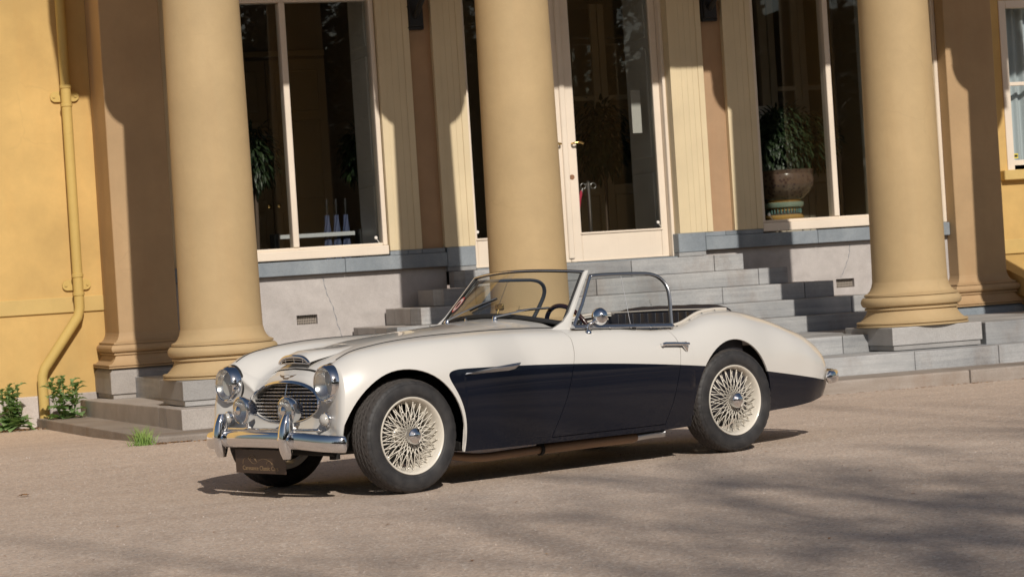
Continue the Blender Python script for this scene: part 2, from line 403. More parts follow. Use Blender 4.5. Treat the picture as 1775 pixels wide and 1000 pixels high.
def anta(x0, x1, y0, y1, zb, label):
    root = tag(empty('pilaster', ((x0+x1)/2, y0, zb)), label, 'pilaster', 'square pilasters against the wall')
    def L(o): o.parent = root; o.matrix_parent_inverse = Matrix.Translation((-(x0+x1)/2, -y0, -zb)); return o
    L(box('shaft', x0, x1, y0, y1, .80, 5.6, M['anta'], None, 0.006))
    prof = [(r-.326, z) for r, z in BASE if z > .4595 or r > .45]
    v = []
    for d, z in prof:
        d *= 0.86; z = .492+(z-.4595)*(.318/.3855)
        v += [(x0-d, y1, z), (x0-d, y0-d, z), (x1+d, y0-d, z), (x1+d, y1, z)]
    f = []
    for j in range(len(prof)-1):
        for i in range(3): f.append((j*4+i, j*4+i+1, j*4+i+5, j*4+i+4))
    o = L(pyobj('base', v, f, M['anta'])); 
    P = .125
    pts = [(P-.02, zb+.001), (P-.02, zb+.042), (P, zb+.044), (P, .452), (P-.035, .492)]
    v = []
    for d, z in pts: v += [(x0-d, y1, z), (x0-d, y0-d, z), (x1+d, y0-d, z), (x1+d, y1, z)]
    f = [(j*4+i, j*4+i+1, j*4+i+5, j*4+i+4) for j in range(len(pts)-1) for i in range(3)]
    k = len(pts)-1; f.append((k*4, k*4+1, k*4+2, k*4+3))
    L(pyobj('plinth', v, f, M['brownstone'] if x0 < 8 else M['bluestone']))
anta(4.184, 4.735, 22.80, 23.56, 0.219, 'square ochre pilaster at the corner beside the drainpipe')
anta(12.845, 13.402, 22.80, 23.50, 0.30, 'square ochre pilaster at the corner by the right hand window')

# ------------------------------------------------------------------ yellow side walls
def build_side_walls():
    y = 23.50
    w = tag(empty('yellow_wall', (2, y, 0)), 'bright yellow rendered wall left of the portico with the drainpipe', 'wall')
    def L(o, r, c): o.parent = r; o.matrix_parent_inverse = Matrix.Translation((-c[0], -c[1], -c[2])); return o
    c = (2, y, 0)
    L(box('wall_face', -8, 4.183, y, y+.5, .27, 7.0, M['yellow'], None, 0), w, c)
    L(box('band', -8, 4.184, y-.022, y+.3, 1.022, 1.168, M['band'], None, 0.006), w, c)
    xs = [-8, -1.5, 1.2, 2.9, 3.62, 4.183]
    for a, b in zip(xs, xs[1:]): L(box('base_stone', a+.003, b-.003, y-.012+jit(.004), y+.3, -.2, .272+jit(.004), M['whitewash'], None, 0.012, 2), w, c)
    # right wall with its sash window
    y = 23.45; c = (16, y, 0)
    w = tag(empty('yellow_wall', c), 'yellow rendered wall with a curtained sash window at the right edge', 'wall')
    X0, X1, Z0, Z1 = 13.87, 15.3, 1.93, 3.68
    L(box('wall_face', 13.403, X0, y, y+.5, 0, 7.0, M['yellow'], None, 0), w, c)
    L(box('wall_face', X1, 24, y, y+.5, 0, 7.0, M['yellow'], None, 0), w, c)
    L(box('wall_face', X0, X1, y, y+.5, 0, Z0, M['yellow'], None, 0), w, c)
    L(box('wall_face', X0, X1, y, y+.5, Z1, 7.0, M['yellow'], None, 0), w, c)
    L(box('band', 13.404, 24, y-.022, y+.3, .995, 1.15, M['band'], None, 0.006), w, c)
    L(box('window_sill', X0-.09, X1+.09, y-.09, y+.12, 1.775, 1.88, M['band'], None, 0.008), w, c)
    fr = bmesh.new()
    for a in ((X0, X0+.085, Z0-.05, Z1), (X1-.085, X1, Z0-.05, Z1)): bx(fr, a[0], a[1], y-.012, y+.10, a[2], a[3], .004)
    bx(fr, X0+.085, X1-.085, y-.012, y+.10, Z1-.08, Z1, .004)
    win = L(obj('window', fr, M['white']), w, c)
    def S(o): o.parent = win; return o
    S(box('sill_rail', X0+.086, X1-.086, y+.0, y+.08, Z0-.05, Z0+.055, M['white'], None, .004))
    S(box('glazing_bar', X0+.086, X1-.086, y+.02, y+.06, 2.775, 2.815, M['white'], None, .004))
    S(box('glazing_bar', (X0+X1)/2-.02, (X0+X1)/2+.02, y+.021, y+.059, Z0+.055, 2.774, M['white'], None, .004))
    S(box('pane', X0+.08, X1-.08, y+.035, y+.041, Z0, 2.79, M['pane'], None, 0))
    S(box('pane', X0+.08, X1-.08, y+.036, y+.042, 2.80, Z1-.05, M['pane'], None, 0))
    # pale pleated curtain
    v = []; n = 120
    for i in range(n+1):
        x = X0+.02+(X1-X0-.04)*i/n; d = .025*math.sin(i*.75)+.015*math.sin(i*.31+1)
        v += [(x, y+.22+d, Z0-.1), (x+.004*math.sin(i), y+.22+d*1.2, Z1)]
    S(pyobj('curtain', v, [(2*i, 2*i+2, 2*i+3, 2*i+1) for i in range(n)], plain('curtain_cloth', (0.50, 0.56, 0.60), 0.9), None, True))
    S(box('security_sticker', X0+.105, X0+.155, y+.032, y+.0345, Z0+.075, Z0+.125, plain('yellow_sticker', (0.75, 0.6, 0.05), 0.5), None, 0))
    S(box('sticker_print', X0+.112, X0+.148, y+.0305, y+.0318, Z0+.088, Z0+.112, plain('black_print', (0.02, 0.02, 0.02), 0.5), None, 0))
    L(box('room_back', X0-.1, X1+.1, y+.55, y+.6, Z0-.2, Z1+.2, plain('dim_room', (0.25, 0.24, 0.22), 0.9), None, 0), w, c)
    # sloping yellow cheek wall at the right edge
    bm = bmesh.new()
    prof = [(23.43, .98), (22.62, .74), (22.40, .62), (22.40, .45), (22.56, .45), (22.60, .50), (22.66, .56), (22.80, .60), (23.43, .60)]
    a = [bm.verts.new((13.50, yy, z)) for yy, z in prof]; b = [bm.verts.new((14.3, yy, z)) for yy, z in prof]
    bm.faces.new(a[::-1]); bm.faces.new(b)
    for i in range(len(prof)): j = (i+1) % len(prof); bm.faces.new((a[i], a[j], b[j], b[i]))
    bmesh.ops.recalc_face_normals(bm, faces=bm.faces)
    tag(obj('cheek_wall', bm, M['yellow']), 'low sloping yellow cheek wall under the right hand window', 'wall')
build_side_walls()
def build_drainpipe():
    x, y = 3.94, 23.39
    d = tag(empty('drainpipe', (x, y, 0)), 'yellow painted drainpipe kinked outward near the ground with two clips', 'drainpipe')
    def L(o): o.parent = d; o.matrix_parent_inverse = Matrix.Translation((-x, -y, 0)); return o
    path = [(x-.005, y, 6.9), (x, y, 3.0), (x, y, 1.18), (x, y, 1.06), (x-.02, y, .98), (x-.36, y, .52), (x-.385, y, .45), (x-.385, y, .20), (x-.385, y, .02)]
    pts = []
    for p in path: pts.append(Vector(p))
    L(tube('pipe', pts, .047, M['pipe'], None, 20))
    for z in (3.03, 1.275):
        L(lathe('collar', [(.048, -.018), (.054, -.014), (.054, .014), (.048, .018)], M['pipe'], None, 24, 'z', (x, y, z+.085)))
        L(lathe('collar', [(.048, -.018), (.054, -.014), (.054, .014), (.048, .018)], M['pipe'], None, 24, 'z', (x, y, z-.085)))
        bm = bmesh.new(); n = 10; ring = []
        for s in (1, -1):
            for i in range(n+1):
                a = -math.pi/2+math.pi*i/n
                ring.append((x+s*(.085+.048*math.cos(a)), s*.048*math.sin(a)))
        f0 = [bm.verts.new((p[0], 23.472, z+p[1])) for p in ring]; f1 = [bm.verts.new((p[0], 23.499, z+p[1])) for p in ring]
        bm.faces.new(f0[::-1])
        for i in range(len(ring)): j = (i+1) % len(ring); bm.faces.new((f0[i], f0[j], f1[j], f1[i]))
        bmesh.ops.recalc_face_normals(bm, faces=bm.faces)
        br = L(obj('bracket', bm, M['pipe']))
        for s in (1, -1):
            b = lathe('bolt', [(.0, .004), (.010, .004), (.012, 0), (.012, -.006)], M['pipe'], None, 10, 'y', (x+s*.10, 23.468, z)); b.parent = br; b.matrix_parent_inverse = br.matrix_world.inverted()
build_drainpipe()

# ------------------------------------------------------------------ entrance front: plinth wall, ledge, boards, windows, doors
FR = tag(empty('entrance_front', (AX, 23.0, 0)), 'glazed entrance front with stone base, cream boarding, tall windows and double doors', 'building')
def P(o, parent=None):
    if parent is None:
        o.parent = FR; o.matrix_parent_inverse = Matrix.Translation((-AX, -23.0, 0))
    else: o.parent = parent
    return o
def build_front():
    y = 23.0
    # stone base panels left and right, with vents
    for xa, xb, vx0, vx1 in ((4.736, 7.405, 5.904, 6.105), (10.105, 12.844, 11.544, 11.75)):
        vz0, vz1 = .768, .857
        P(box('base_panel', xa, vx0, y, y+.30, 0, 1.222, M['palestone'], None, 0)); P(box('base_panel', vx1, xb, y, y+.30, 0, 1.222, M['palestone'], None, 0))
        P(box('base_panel', vx0, vx1, y, y+.30, 0, vz0, M['palestone'], None, 0)); P(box('base_panel', vx0, vx1, y, y+.30, vz1, 1.222, M['palestone'], None, 0))
        vent = P(box('vent', vx0, vx1, y+.065, y+.08, vz0, vz1, M['ventdark'], None, 0))
        bm = bmesh.new(); n = 11
        for i in range(n+1):
            xx = vx0+.008+(vx1-vx0-.016)*i/n; bx(bm, xx-.0035, xx+.0035, y+.045, y+.06, vz0, vz1)
        for zz in (.25, .5, .75): bx(bm, vx0, vx1, y+.047, y+.058, vz0+(vz1-vz0)*zz-.004, vz0+(vz1-vz0)*zz+.004)
        P(obj('vent_grille', bm, M['vent']), vent)
        P(box('joint_strip', xa, xb, y-.006, y+.2, 1.2225, 1.2335, M['mortar'], None, 0))
        # bluestone ledge in two or three lengths
        cut = xa+(xb-xa)*(.62 if xa < 8 else .45)
        for a, b in ((xa, cut), (cut, xb+ (.0 if xa < 8 else -.001))):
            P(box('ledge_stone', a+.0015, b-.0015, y-.075, y+.28, 1.234, 1.366, M['bluestone'], None, 0.006, 2))
    for pts in ([(6.18, 1.20), (6.21, 1.05), (6.26, .92), (6.30, .74), (6.36, .56)], [(11.72, 1.20), (11.71, 1.10), (11.66, .98), (11.60, .87)]):
        v, f = [], []; q = smooth_path([(a, y-.0012, b) for a, b in pts], 6)
        for i, p in enumerate(q):
            w = .0035*(1+.6*math.sin(i*2.1)); jx = .004*math.sin(i*1.7); v += [(p.x-w+jx, p.y, p.z), (p.x+w+jx, p.y, p.z)]
        P(pyobj('mended_crack', v, [(2*i, 2*i+1, 2*i+3, 2*i+2) for i in range(len(q)-1)], plain('crack_filler', (0.22, 0.23, 0.25), 0.8)))
    # bluestone feet under the boards
    for xs in ((6.842, 7.02, 7.16, 7.392), (10.108, 10.33, 10.46, 10.742)):
        for a, b in zip(xs, xs[1:]): P(box('foot_stone', a+.001, b-.001, y-.062, y+.25, 1.367, 1.412, M['bluestone'], None, 0.004))
    P(box('foot_stone', 7.407, 7.693, y-.077, y+.25, 1.224, 1.412, M['bluestone'], None, 0.005)); P(box('foot_stone', 9.81, 10.103, y-.077, y+.25, 1.224, 1.412, M['bluestone'], None, 0.005))
    P(box('foot_stone', 7.407, 7.693, y-.07, y+.25, 1.181, 1.2225, M['step'], None, 0.004)); P(box('foot_stone', 9.81, 10.103, y-.07, y+.25, 1.181, 1.2225, M['step'], None, 0.004))
    # terracotta strips
    for a, b in ((7.163, 7.392), (10.195, 10.432)): P(box('terracotta_strip', a, b, y-.005, y+.28, 1.412, 5.6, M['terra'], None, 0))
    # vertical cream boards
    for a, b, n in ((6.842, 7.163, 5), (7.392, 7.70, 5), (9.835, 10.195, 6), (10.432, 10.742, 5)):
        P(box('board_backing', a, b, y-.04, y+.28, 1.4125, 5.6, M['cream'], None, 0))
        ww = (b-a)/n
        for i in range(n):
            dd = .006 if i in (0, n-1) else 0
            P(box('board', a+i*ww+.0003, a+(i+1)*ww-.0003, y-.064-dd, y-.0405, 1.4128, 5.6, M['cream'], None, 0.0016))
    # wall above openings
    P(box('head_wall', 4.736, 6.841, y, y+.3, 3.88, 5.6, M['cream'], None, 0)); P(box('head_wall', 10.743, 12.844, y, y+.3, 3.88, 5.6, M['cream'], None, 0)); P(box('head_wall', 7.70, 9.835, y+.02, y+.3, 3.95, 5.6, M['cream'], None, 0))
    # two tall windows
    for xa, xb, xm in ((5.04, 6.836, 5.942), (10.748, 12.45, 11.594)):
        bm = bmesh.new()
        bx(bm, xa, xa+.045, y-.02, y+.12, 1.47, 3.86, .005); bx(bm, xb-.045, xb, y-.02, y+.12, 1.47, 3.86, .005)
        bx(bm, xa+.045, xb-.045, y-.02, y+.12, 3.80, 3.86, .005)
        win = P(obj('window', bm, M['white']))
        S = lambda o: P(o, win)
        S(box('sill', xa-.0, xb+.0, y-.055, y+.13, 1.380, 1.4685, M['white'], None, .008, 2))
        S(box('bottom_rail', xa+.046, xb-.046, y-.012, y+.10, 1.469, 1.494, M['white'], None, .004))
        S(box('mullion', xm-.029, xm+.029, y-.026, y+.11, 1.4945, 3.7995, M['white'], None, .006))
        S(box('pane', xa+.04, xm-.028, y+.035, y+.041, 1.48, 3.81, M['pane'], None, 0)); S(box('pane', xm+.028, xb-.04, y+.035, y+.041, 1.48, 3.81, M['pane'], None, 0))
    P(box('end_wall', 4.736, 5.039, y, y+.3, 1.366, 3.88, M['cream'], None, 0)); P(box('end_wall', 12.452, 12.80, y, y+.3, 1.366, 3.88, M['cream'], None, 0))
    P(box('edge_trim', 12.801, 12.843, y-.03, y+.25, 1.366, 5.6, M['white'], None, .008)); 
    # small white sensors on wires
    wire = plain('white_plastic', (0.8, 0.78, 0.74), 0.4)
    for x, yy, z, s in ((6.735, y+.03, 1.545, 1), (7.80, 23.16, 1.545, -1), (9.70, 23.16, 1.54, 1), (10.86, y+.03, 1.55, 1)):
        o = lathe('glass_sensor', [(0, -.012), (.013, -.012), (.016, -.006), (.016, 0)], wire, None, 14, 'y', (x, yy, z)); P(o)
        w = tube('sensor_wire', [(x, yy-.003, z), (x+s*.015, yy-.003, z-.025), (x+s*.035, yy-.003, z-.055)], .003, wire, None, 6); w.parent = o; w.matrix_parent_inverse = o.matrix_world.inverted()
    # double doors
    yd = 23.17
    P(box('door_frame', 7.701, 7.735, yd-.11, yd+.12, 1.1905, 3.94, M['white'], None, .005)); P(box('door_frame', 9.80, 9.834, yd-.11, yd+.12, 1.1905, 3.94, M['white'], None, .005))
    P(box('door_jamb', 7.66, 7.7006, y-.035, yd+.12, 1.1905, 3.94, M['cream'], None, 0)); P(box('door_jamb', 9.8345, 9.85, y-.036, yd+.12, 1.413, 3.94, M['cream'], None, 0))
    for xa, xb, side in ((7.737, 8.752, 'l'), (8.756, 9.798, 'r')):
        bm = bmesh.new()
        gl, gr = (xa+.055, xb-.12) if side == 'l' else (xa+.12, xb-.07)
        bx(bm, xa, gl, yd-.025, yd+.025, 1.195, 3.94, .005); bx(bm, gr, xb, yd-.025, yd+.025, 1.195, 3.94, .005)
        bx(bm, gl+.0005, gr-.0005, yd-.022, yd+.022, 1.195, 1.475, .005); bx(bm, gl+.0005, gr-.0005, yd-.022, yd+.022, 3.85, 3.94, .005)
        dr = P(obj('door', bm, M['white'])); S = lambda o: P(o, dr)
        S(box('pane', gl-.005, gr+.005, yd-.003, yd+.003, 1.47, 3.855, M['pane'], None, 0))
        S(box('glazing_bead', gl-.012, gr+.012, yd-.036, yd-.0255, 1.462, 1.482, M['white'], None, .004))
        S(box('weather_bead', xa+.01, xb-.01, yd-.032, yd-.0255, 1.196, 1.212, M['white'], None, .003))
        hx = 8.70 if side == 'l' else 8.83; d_ = -1 if side == 'l' else 1
        h = S(tube('handle', smooth_path([(hx, yd-.03, 2.36), (hx, yd-.075, 2.36), (hx+d_*.02, yd-.085, 2.362), (hx+d_*.06, yd-.085, 2.366), (hx+d_*.10, yd-.083, 2.352)], 4), [.010]*10+[.013]*7, M['brass'], None, 10))
        if side == 'r':
            S(box('meeting_strip', xa-.03, xa+.03, yd-.045, yd-.0258, 1.23, 3.94, M['white'], None, .008))
            S(lathe('keyhole_plate', [(0, -.007), (.022, -.007), (.026, 0)], plain('copper_plate', (0.45, 0.25, 0.15), 0.4, 0.8), None, 18, 'y', (8.812, yd-.0265, 2.03)))
build_front()
# iron brackets high on the terracotta strips
for i, x in enumerate((7.235, 10.30)):
    b = tag(empty('iron_bracket', (x, 22.99, 3.5)), ('black iron bracket high up between the left window and the doors', 'black iron bracket high up between the doors and the right window')[i], 'bracket', 'iron wall brackets')
    def L(o): o.parent = b; o.matrix_parent_inverse = Matrix.Translation((-x, -22.99, -3.5)); return o
    L(box('back_plate', x-.085, x+.085, 22.94, 22.994, 3.50, 4.3, M['iron'], None, .008, 2))
    L(box('front_plate', x-.065, x+.065, 22.915, 22.939, 3.53, 4.3, M['iron'], None, .008, 2))
    for sx in (-1, 1):
        for z in (3.52, 3.72): L(lathe('bolt', [(0, -.012), (.009, -.01), (.012, 0)], M['iron'], None, 8, 'y', (x+sx*.072, 22.939, z)))
    L(tube('strut', [(x, 22.92, 3.62), (x+.02, 22.6, 3.85), (x+.05, 22.2, 4.25)], .028, M['iron'], None, 8))

# ------------------------------------------------------------------ hall behind the glass
M['hallwall'] = paintwood('hall_panelling', (0.46, 0.36, 0.22), 0.5)
M['halldark'] = paintwood('hall_dark_wall', (0.30, 0.25, 0.18), 0.6)
M['hallfloor'] = plain('hall_floor', (0.26, 0.22, 0.18), 0.35)
M['shutter'] = paintwood('grey_shutter_paint', (0.74, 0.74, 0.70), 0.4)
def build_hall():
    rm = tag(box('hall_floor', 4.74, 12.84, 23.31, 27.5, 1.05, 1.185, M['hallfloor'], None, 0), kind='structure')
    tag(box('hall_ceiling', 4.74, 12.84, 23.31, 27.5, 4.3, 4.4, M['halldark'], None, 0), kind='structure')
    bw = tag(box('hall_back_wall', 4.6, 13.0, 27.5, 27.6, 1.05, 4.4, M['hallwall'], None, 0), kind='structure')
    tag(box('hall_side_wall', 4.6, 4.739, 23.31, 27.5, 1.05, 4.4, M['hallwall'], None, 0), kind='structure')
    tag(box('hall_side_wall', 12.846, 13.0, 23.31, 27.5, 1.05, 4.4, M['hallwall'], None, 0), kind='structure')
    # cross walls that part the hall into three bays
    tag(box('hall_partition', 7.42, 7.60, 23.31, 27.49, 1.186, 4.29, M['halldark'], None, 0), kind='structure')
    # inner panelled double door seen through the left window
    dd = tag(empty('inner_door', (7.05, 26.9, 1.186)), 'brown panelled double door standing behind the left window', 'door')
    def L(o): o.parent = dd; o.matrix_parent_inverse = Matrix.Translation((-7.05, -26.9, -1.186)); return o
    yb = 26.9
    L(box('surround', 4.75, 7.41, yb+.05, yb+.12, 1.187, 4.29, M['halldark'], None, 0))
    for a, b in ((6.05, 6.72), (6.73, 7.40)):
        lf = L(box('leaf', a, b, yb, yb+.045, 1.19, 3.62, M['hallwall'], None, .004))
        for z0, z1 in ((1.30, 1.95), (2.08, 2.95), (3.05, 3.50)):
            bm = bmesh.new(); bx(bm, a+.09, b-.09, yb-.015, yb-.001, z0, z1, .012); o = obj('panel', bm, M['hallwall'], lf)
        o = lathe('knob', [(0, -.05), (.02, -.045), (.024, -.03), (.01, -.015), (.01, 0)], M['brass'], lf, 12, 'y', ((b-.05) if a < 6.5 else (a+.05), yb, 2.02))
    L(box('overdoor', 6.03, 7.41, yb+.0, yb+.048, 3.66, 3.72, M['hallwall'], None, .004))
    # tall grey shutters folded into the reveals
    def shutter(x, y0, y1, label):
        s = tag(empty('shutter', (x, y0, 1.19)), label, 'shutter', 'folded window shutters')
        def K(o): o.parent = s; o.matrix_parent_inverse = Matrix.Translation((-x, -y0, -1.19)); return o
        K(box('frame', x, x+.035, y0, y1, 1.19, 4.28, M['shutter'], None, .004))
        for z0, z1 in ((1.32, 2.05), (2.2, 3.3), (3.4, 4.1)):
            bm = bmesh.new(); bx(bm, x-.012, x-.0005, y0+.06, y1-.06, z0, z1, .01); K(obj('panel', bm, M['shutter']))
    shutter(6.86, 23.32, 23.95, 'grey panelled shutter folded beside the left window')
    shutter(9.80, 23.36, 24.0, 'grey panelled shutter folded beside the right door leaf')
    shutter(12.40, 23.32, 23.9, 'grey panelled shutter folded at the far side of the right window')
    # inner glazed door frames seen through the doors and the right window
    def inner_frame(x0, x1, y, label, m):
        s = tag(empty('inner_glazed_door', ((x0+x1)/2, y, 1.19)), label, 'door', 'inner glazed doors')
        def K(o): o.parent = s; o.matrix_parent_inverse = Matrix.Translation((-(x0+x1)/2, -y, -1.19)); return o
        xm = (x0+x1)/2
        for a, b in ((x0, xm-.003), (xm+.003, x1)):
            bm = bmesh.new()
            bx(bm, a, a+.08, y, y+.04, 1.19, 4.0, .006); bx(bm, b-.08, b, y, y+.04, 1.19, 4.0, .006)
            bx(bm, a+.08, b-.08, y, y+.04, 1.19, 1.32, .004); bx(bm, a+.08, b-.08, y, y+.04, 1.92, 2.02, .004); bx(bm, a+.08, b-.08, y+.002, y+.038, 2.95, 3.0, .004)
            K(obj('leaf', bm, m))
            bm = bmesh.new(); bx(bm, a+.09, b-.09, y+.01, y+.03, 1.325, 1.915, .012); K(obj('panel', bm, m))
            K(box('pane', a+.075, b-.075, y+.018, y+.022, 2.0, 3.95, M['pane'], None, 0))
        for a in (x0-.12, x1+.02): K(box('jamb', a, a+.1, y-.02, y+.06, 1.19, 4.28, m, None, .006))
    inner_frame(9.55, 10.75, 25.6, 'dark wood inner glazed door seen through the entrance doors', M['hallwall'])
    inner_frame(12.05, 13.0-.2, 25.3, 'pale inner glazed door behind the potted fern', paintwood('pale_hall_paint', (0.50, 0.44, 0.34), 0.5))
    inner_frame(11.0, 11.85, 26.2, 'pale inner glazed door left behind the potted fern', paintwood('pale_hall_paint', (0.42, 0.37, 0.28), 0.5))
    # paper notices
    paper = plain('paper', (0.5, 0.49, 0.46), 0.8)
    tag(box('notice', 9.60, 9.70, 23.42, 23.424, 2.45, 2.88, paper, None, 0), 'blank pale notice sheet hanging behind the right door leaf', 'notice')
    tag(box('notice', 11.37, 11.52, 24.2, 24.204, 2.35, 2.72, paper, None, 0), 'blank pale notice sheet hanging above the potted fern', 'notice')
build_hall()
def leaf_mat(name, c1, c2, rough=0.45):
    m, n, l, p = mat(name); w = worldco(n)
    a = noise(n, l, w, 9, 3); k = ramp(n, l, a, [(0.35, c1), (0.65, c2)])
    l.new(k, p.inputs['Base Color']); setp(p, Roughness=rough)
    return m
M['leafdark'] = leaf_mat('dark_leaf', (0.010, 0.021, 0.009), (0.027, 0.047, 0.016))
M['leafweed'] = leaf_mat('weed_leaf', (0.16, 0.28, 0.10), (0.31, 0.45, 0.19), 0.6)
def translucent(m, col, k):
    n, l = m.node_tree.nodes, m.node_tree.links; p = n['Principled BSDF']; out = n['Material Output']
    t = n.new('ShaderNodeBsdfTranslucent'); t.inputs[0].default_value = (*col, 1); mx = n.new('ShaderNodeMixShader'); mx.inputs[0].default_value = k
    l.new(p.outputs[0], mx.inputs[1]); l.new(t.outputs[0], mx.inputs[2]); l.new(mx.outputs[0], out.inputs[0])
translucent(M['leafweed'], (0.25, 0.40, 0.10), 0.3)
M['stemweed'] = plain('weed_stem', (0.12, 0.16, 0.05), 0.7)
M['dry'] = leaf_mat('dry_leaf', (0.22, 0.10, 0.04), (0.36, 0.20, 0.08), 0.8)
def leaf_quad(v, f, base, d, up, L, W, fold=0.15, n=3):
    """a pointed folded leaf of n segments along d"""
    d = d.normalized(); s = d.cross(up)
    if s.length < 1e-3: s = d.cross(Vector((1, 0, 0)))
    s.normalize(); nn = s.cross(d)
    off = len(v); prof = [0.25, 1.0, 0.75, 0.0] if n == 3 else [0.3, 1.0, 0.0]
    for i in range(n+1):
        t = i/n; c = base+d*(L*t)-nn*(L*0.35*t*t)
        w = W*0.5*prof[i]
        v += [c-s*w+nn*(w*fold), c, c+s*w+nn*(w*fold)]
    for i in range(n):
        a = off+i*3; f += [(a, a+1, a+4, a+3), (a+1, a+2, a+5, a+4)]
def build_indoor_plant(name, label, x, y, z, crown_c, crown_r, n, L, W, pot=None):
    root = tag(empty(name, (x, y, z)), label, 'plant')
    def K(o): o.parent = root; o.matrix_parent_inverse = Matrix.Translation((-x, -y, -z)); return o
    v, f = [], []
    rnd = random.Random(hash(label) % 1000 if False else len(label)*7)
    cc = Vector(crown_c)
    for i in range(n):
        while True:
            q = Vector((rnd.uniform(-1, 1), rnd.uniform(-1, 1), rnd.uniform(-1, 1)))
            if 0.25 < q.length < 1: break
        q *= 0.75+0.25*rnd.random()
        b = cc+Vector((q.x*crown_r[0], q.y*crown_r[1], q.z*crown_r[2]))
        d = Vector((q.x, q.y, q.z*0.5-0.35+rnd.uniform(-.4, .4))); leaf_quad(v, f, b, d, Vector((0, 0, 1)), L*rnd.uniform(.6, 1.2), W*rnd.uniform(.7, 1.2))
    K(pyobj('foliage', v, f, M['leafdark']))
    return root, K
def build_hall_things():
    # two laurel balls on stems behind the left window
    for i, (x, y, lab, lean) in enumerate(((5.82, 24.0, 'dark fern in the lower left of the left window beside the column', 0), (7.02, 24.25, 'dark clipped laurel behind the left window near the shutter', 1))):
        r, K = build_indoor_plant('potted_plant', lab, x, y, 1.186, (x, y, 2.42 if i else 2.42), (.27, .27, .36) if i else (.30, .3, .36), 900, .09 if i else .11, .045 if i else .03)
        K(tube('stem', [(x, y, 1.5), (x+.01, y, 1.95), (x, y, 2.4)], .02, plain('bark', (0.10, 0.07, 0.05), 0.8), None, 8))
        K(lathe('pot', [(.13, 1.187), (.17, 1.5), (.18, 1.52), (.15, 1.52), (.13, 1.46)], plain('dark_pot', (0.03, 0.028, 0.025), 0.4), None, 24))
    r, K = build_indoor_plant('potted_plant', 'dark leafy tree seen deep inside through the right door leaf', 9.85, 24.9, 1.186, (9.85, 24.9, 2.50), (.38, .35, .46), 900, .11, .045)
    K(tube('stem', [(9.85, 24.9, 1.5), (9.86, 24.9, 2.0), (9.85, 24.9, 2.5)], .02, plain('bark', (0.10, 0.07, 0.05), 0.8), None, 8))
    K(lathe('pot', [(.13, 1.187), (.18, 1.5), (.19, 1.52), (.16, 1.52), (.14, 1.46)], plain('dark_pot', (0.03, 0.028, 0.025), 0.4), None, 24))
    # big fern in its glazed jardiniere on the window board
    x, y = 11.27, 23.55
    tag(box('window_board', 10.75, 12.39, 23.32, 24.0, 1.42, 1.485, M['hallwall'], None, .004), 'brown wooden window board under the jardiniere', 'window board')
    m, n, l, p = mat('majolica_glaze'); oc = worldco(n)
    sep = n.new('ShaderNodeSeparateXYZ'); l.new(oc, sep.inputs[0])
    band = ramp(n, l, math_(n, l, 'MULTIPLY', math_(n, l, 'SUBTRACT', sep.outputs[2], 1.485), 2.0), [(0.0, (0.42, 0.25, 0.07)), (0.11, (0.50, 0.31, 0.09)), (0.12, (0.06, 0.05, 0.05)), (0.19, (0.06, 0.06, 0.05)), (0.2, (0.48, 0.30, 0.09)), (0.25, (0.50, 0.30, 0.08)), (0.26, (0.20, 0.30, 0.24)), (0.36, (0.20, 0.28, 0.22)), (0.38, (0.42, 0.26, 0.08)), (0.42, (0.05, 0.035, 0.03)), (0.70, (0.05, 0.03, 0.03)), (0.74, (0.075, 0.042, 0.034)), (1.0, (0.06, 0.035, 0.03))])
    band_node = band.node; band_node.color_ramp.interpolation = 'CONSTANT'
    vr = n.new('ShaderNodeTexVoronoi'); vr.inputs['Scale'].default_value = 24; l.new(oc, vr.inputs['Vector'])
    k = mixc(n, l, math_(n, l, 'MULTIPLY', ramp(n, l, vr.outputs['Distance'], [(0.25, 0.0), (0.4, 1.0)]), 0.22), band, (0.30, 0.22, 0.14))
    l.new(k, p.inputs['Base Color']); setp(p, Roughness=0.15)
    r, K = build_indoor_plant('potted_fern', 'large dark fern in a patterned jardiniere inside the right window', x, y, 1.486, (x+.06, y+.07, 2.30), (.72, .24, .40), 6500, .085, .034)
    prof = [(.205, 1.486), (.212, 1.52), (.19, 1.545), (.17, 1.56), (.165, 1.59), (.17, 1.61), (.205, 1.625), (.215, 1.645), (.215, 1.67), (.18, 1.685), (.235, 1.72), (.29, 1.77), (.325, 1.83), (.335, 1.90), (.32, 1.96), (.335, 2.0), (.31, 2.005), (.28, 1.97)]
    K(lathe('jardiniere', prof, m, None, 40, 'z', (x, y, 0), True, 30))
    bm = bmesh.new()
    for i in range(32):
        a = 2*math.pi*i/32; q = bx(bm, -.006, .006, -.006, .006, 1.56, 1.605)
        for vv in q: vv.co += Vector((x+.178*math.cos(a), y+.178*math.sin(a), 0))
    K(obj('colonnette_ring', bm, plain('teal_glaze', (0.10, 0.18, 0.16), 0.2)))
    # umbrellas in a rail stand behind the left window
    navy = plain('navy_umbrella_cloth', (0.045, 0.06, 0.12), 0.7); grip = plain('black_grip', (0.015, 0.015, 0.015), 0.4)
    sx, sy = 6.45, 24.0
    stand = tag(empty('umbrella_stand', (sx, sy, 1.186)), 'low umbrella rail with white top bar behind the left window', 'umbrella stand')
    def K2(o): o.parent = stand; o.matrix_parent_inverse = Matrix.Translation((-sx, -sy, -1.186)); return o
    K2(box('top_bar', 6.02, 6.80, sy-.03, sy+.01, 1.60, 1.64, plain('white_bar', (0.50, 0.52, 0.54), 0.4), None, .003))
    for xx in (5.99, 6.85): K2(box('upright', xx-.025, xx+.025, sy-.1, sy+.1, 1.187, 1.655, grip, None, .004))
    K2(box('shelf', 6.0, 6.85, sy-.1, sy+.12, 1.22, 1.25, grip, None, .003))
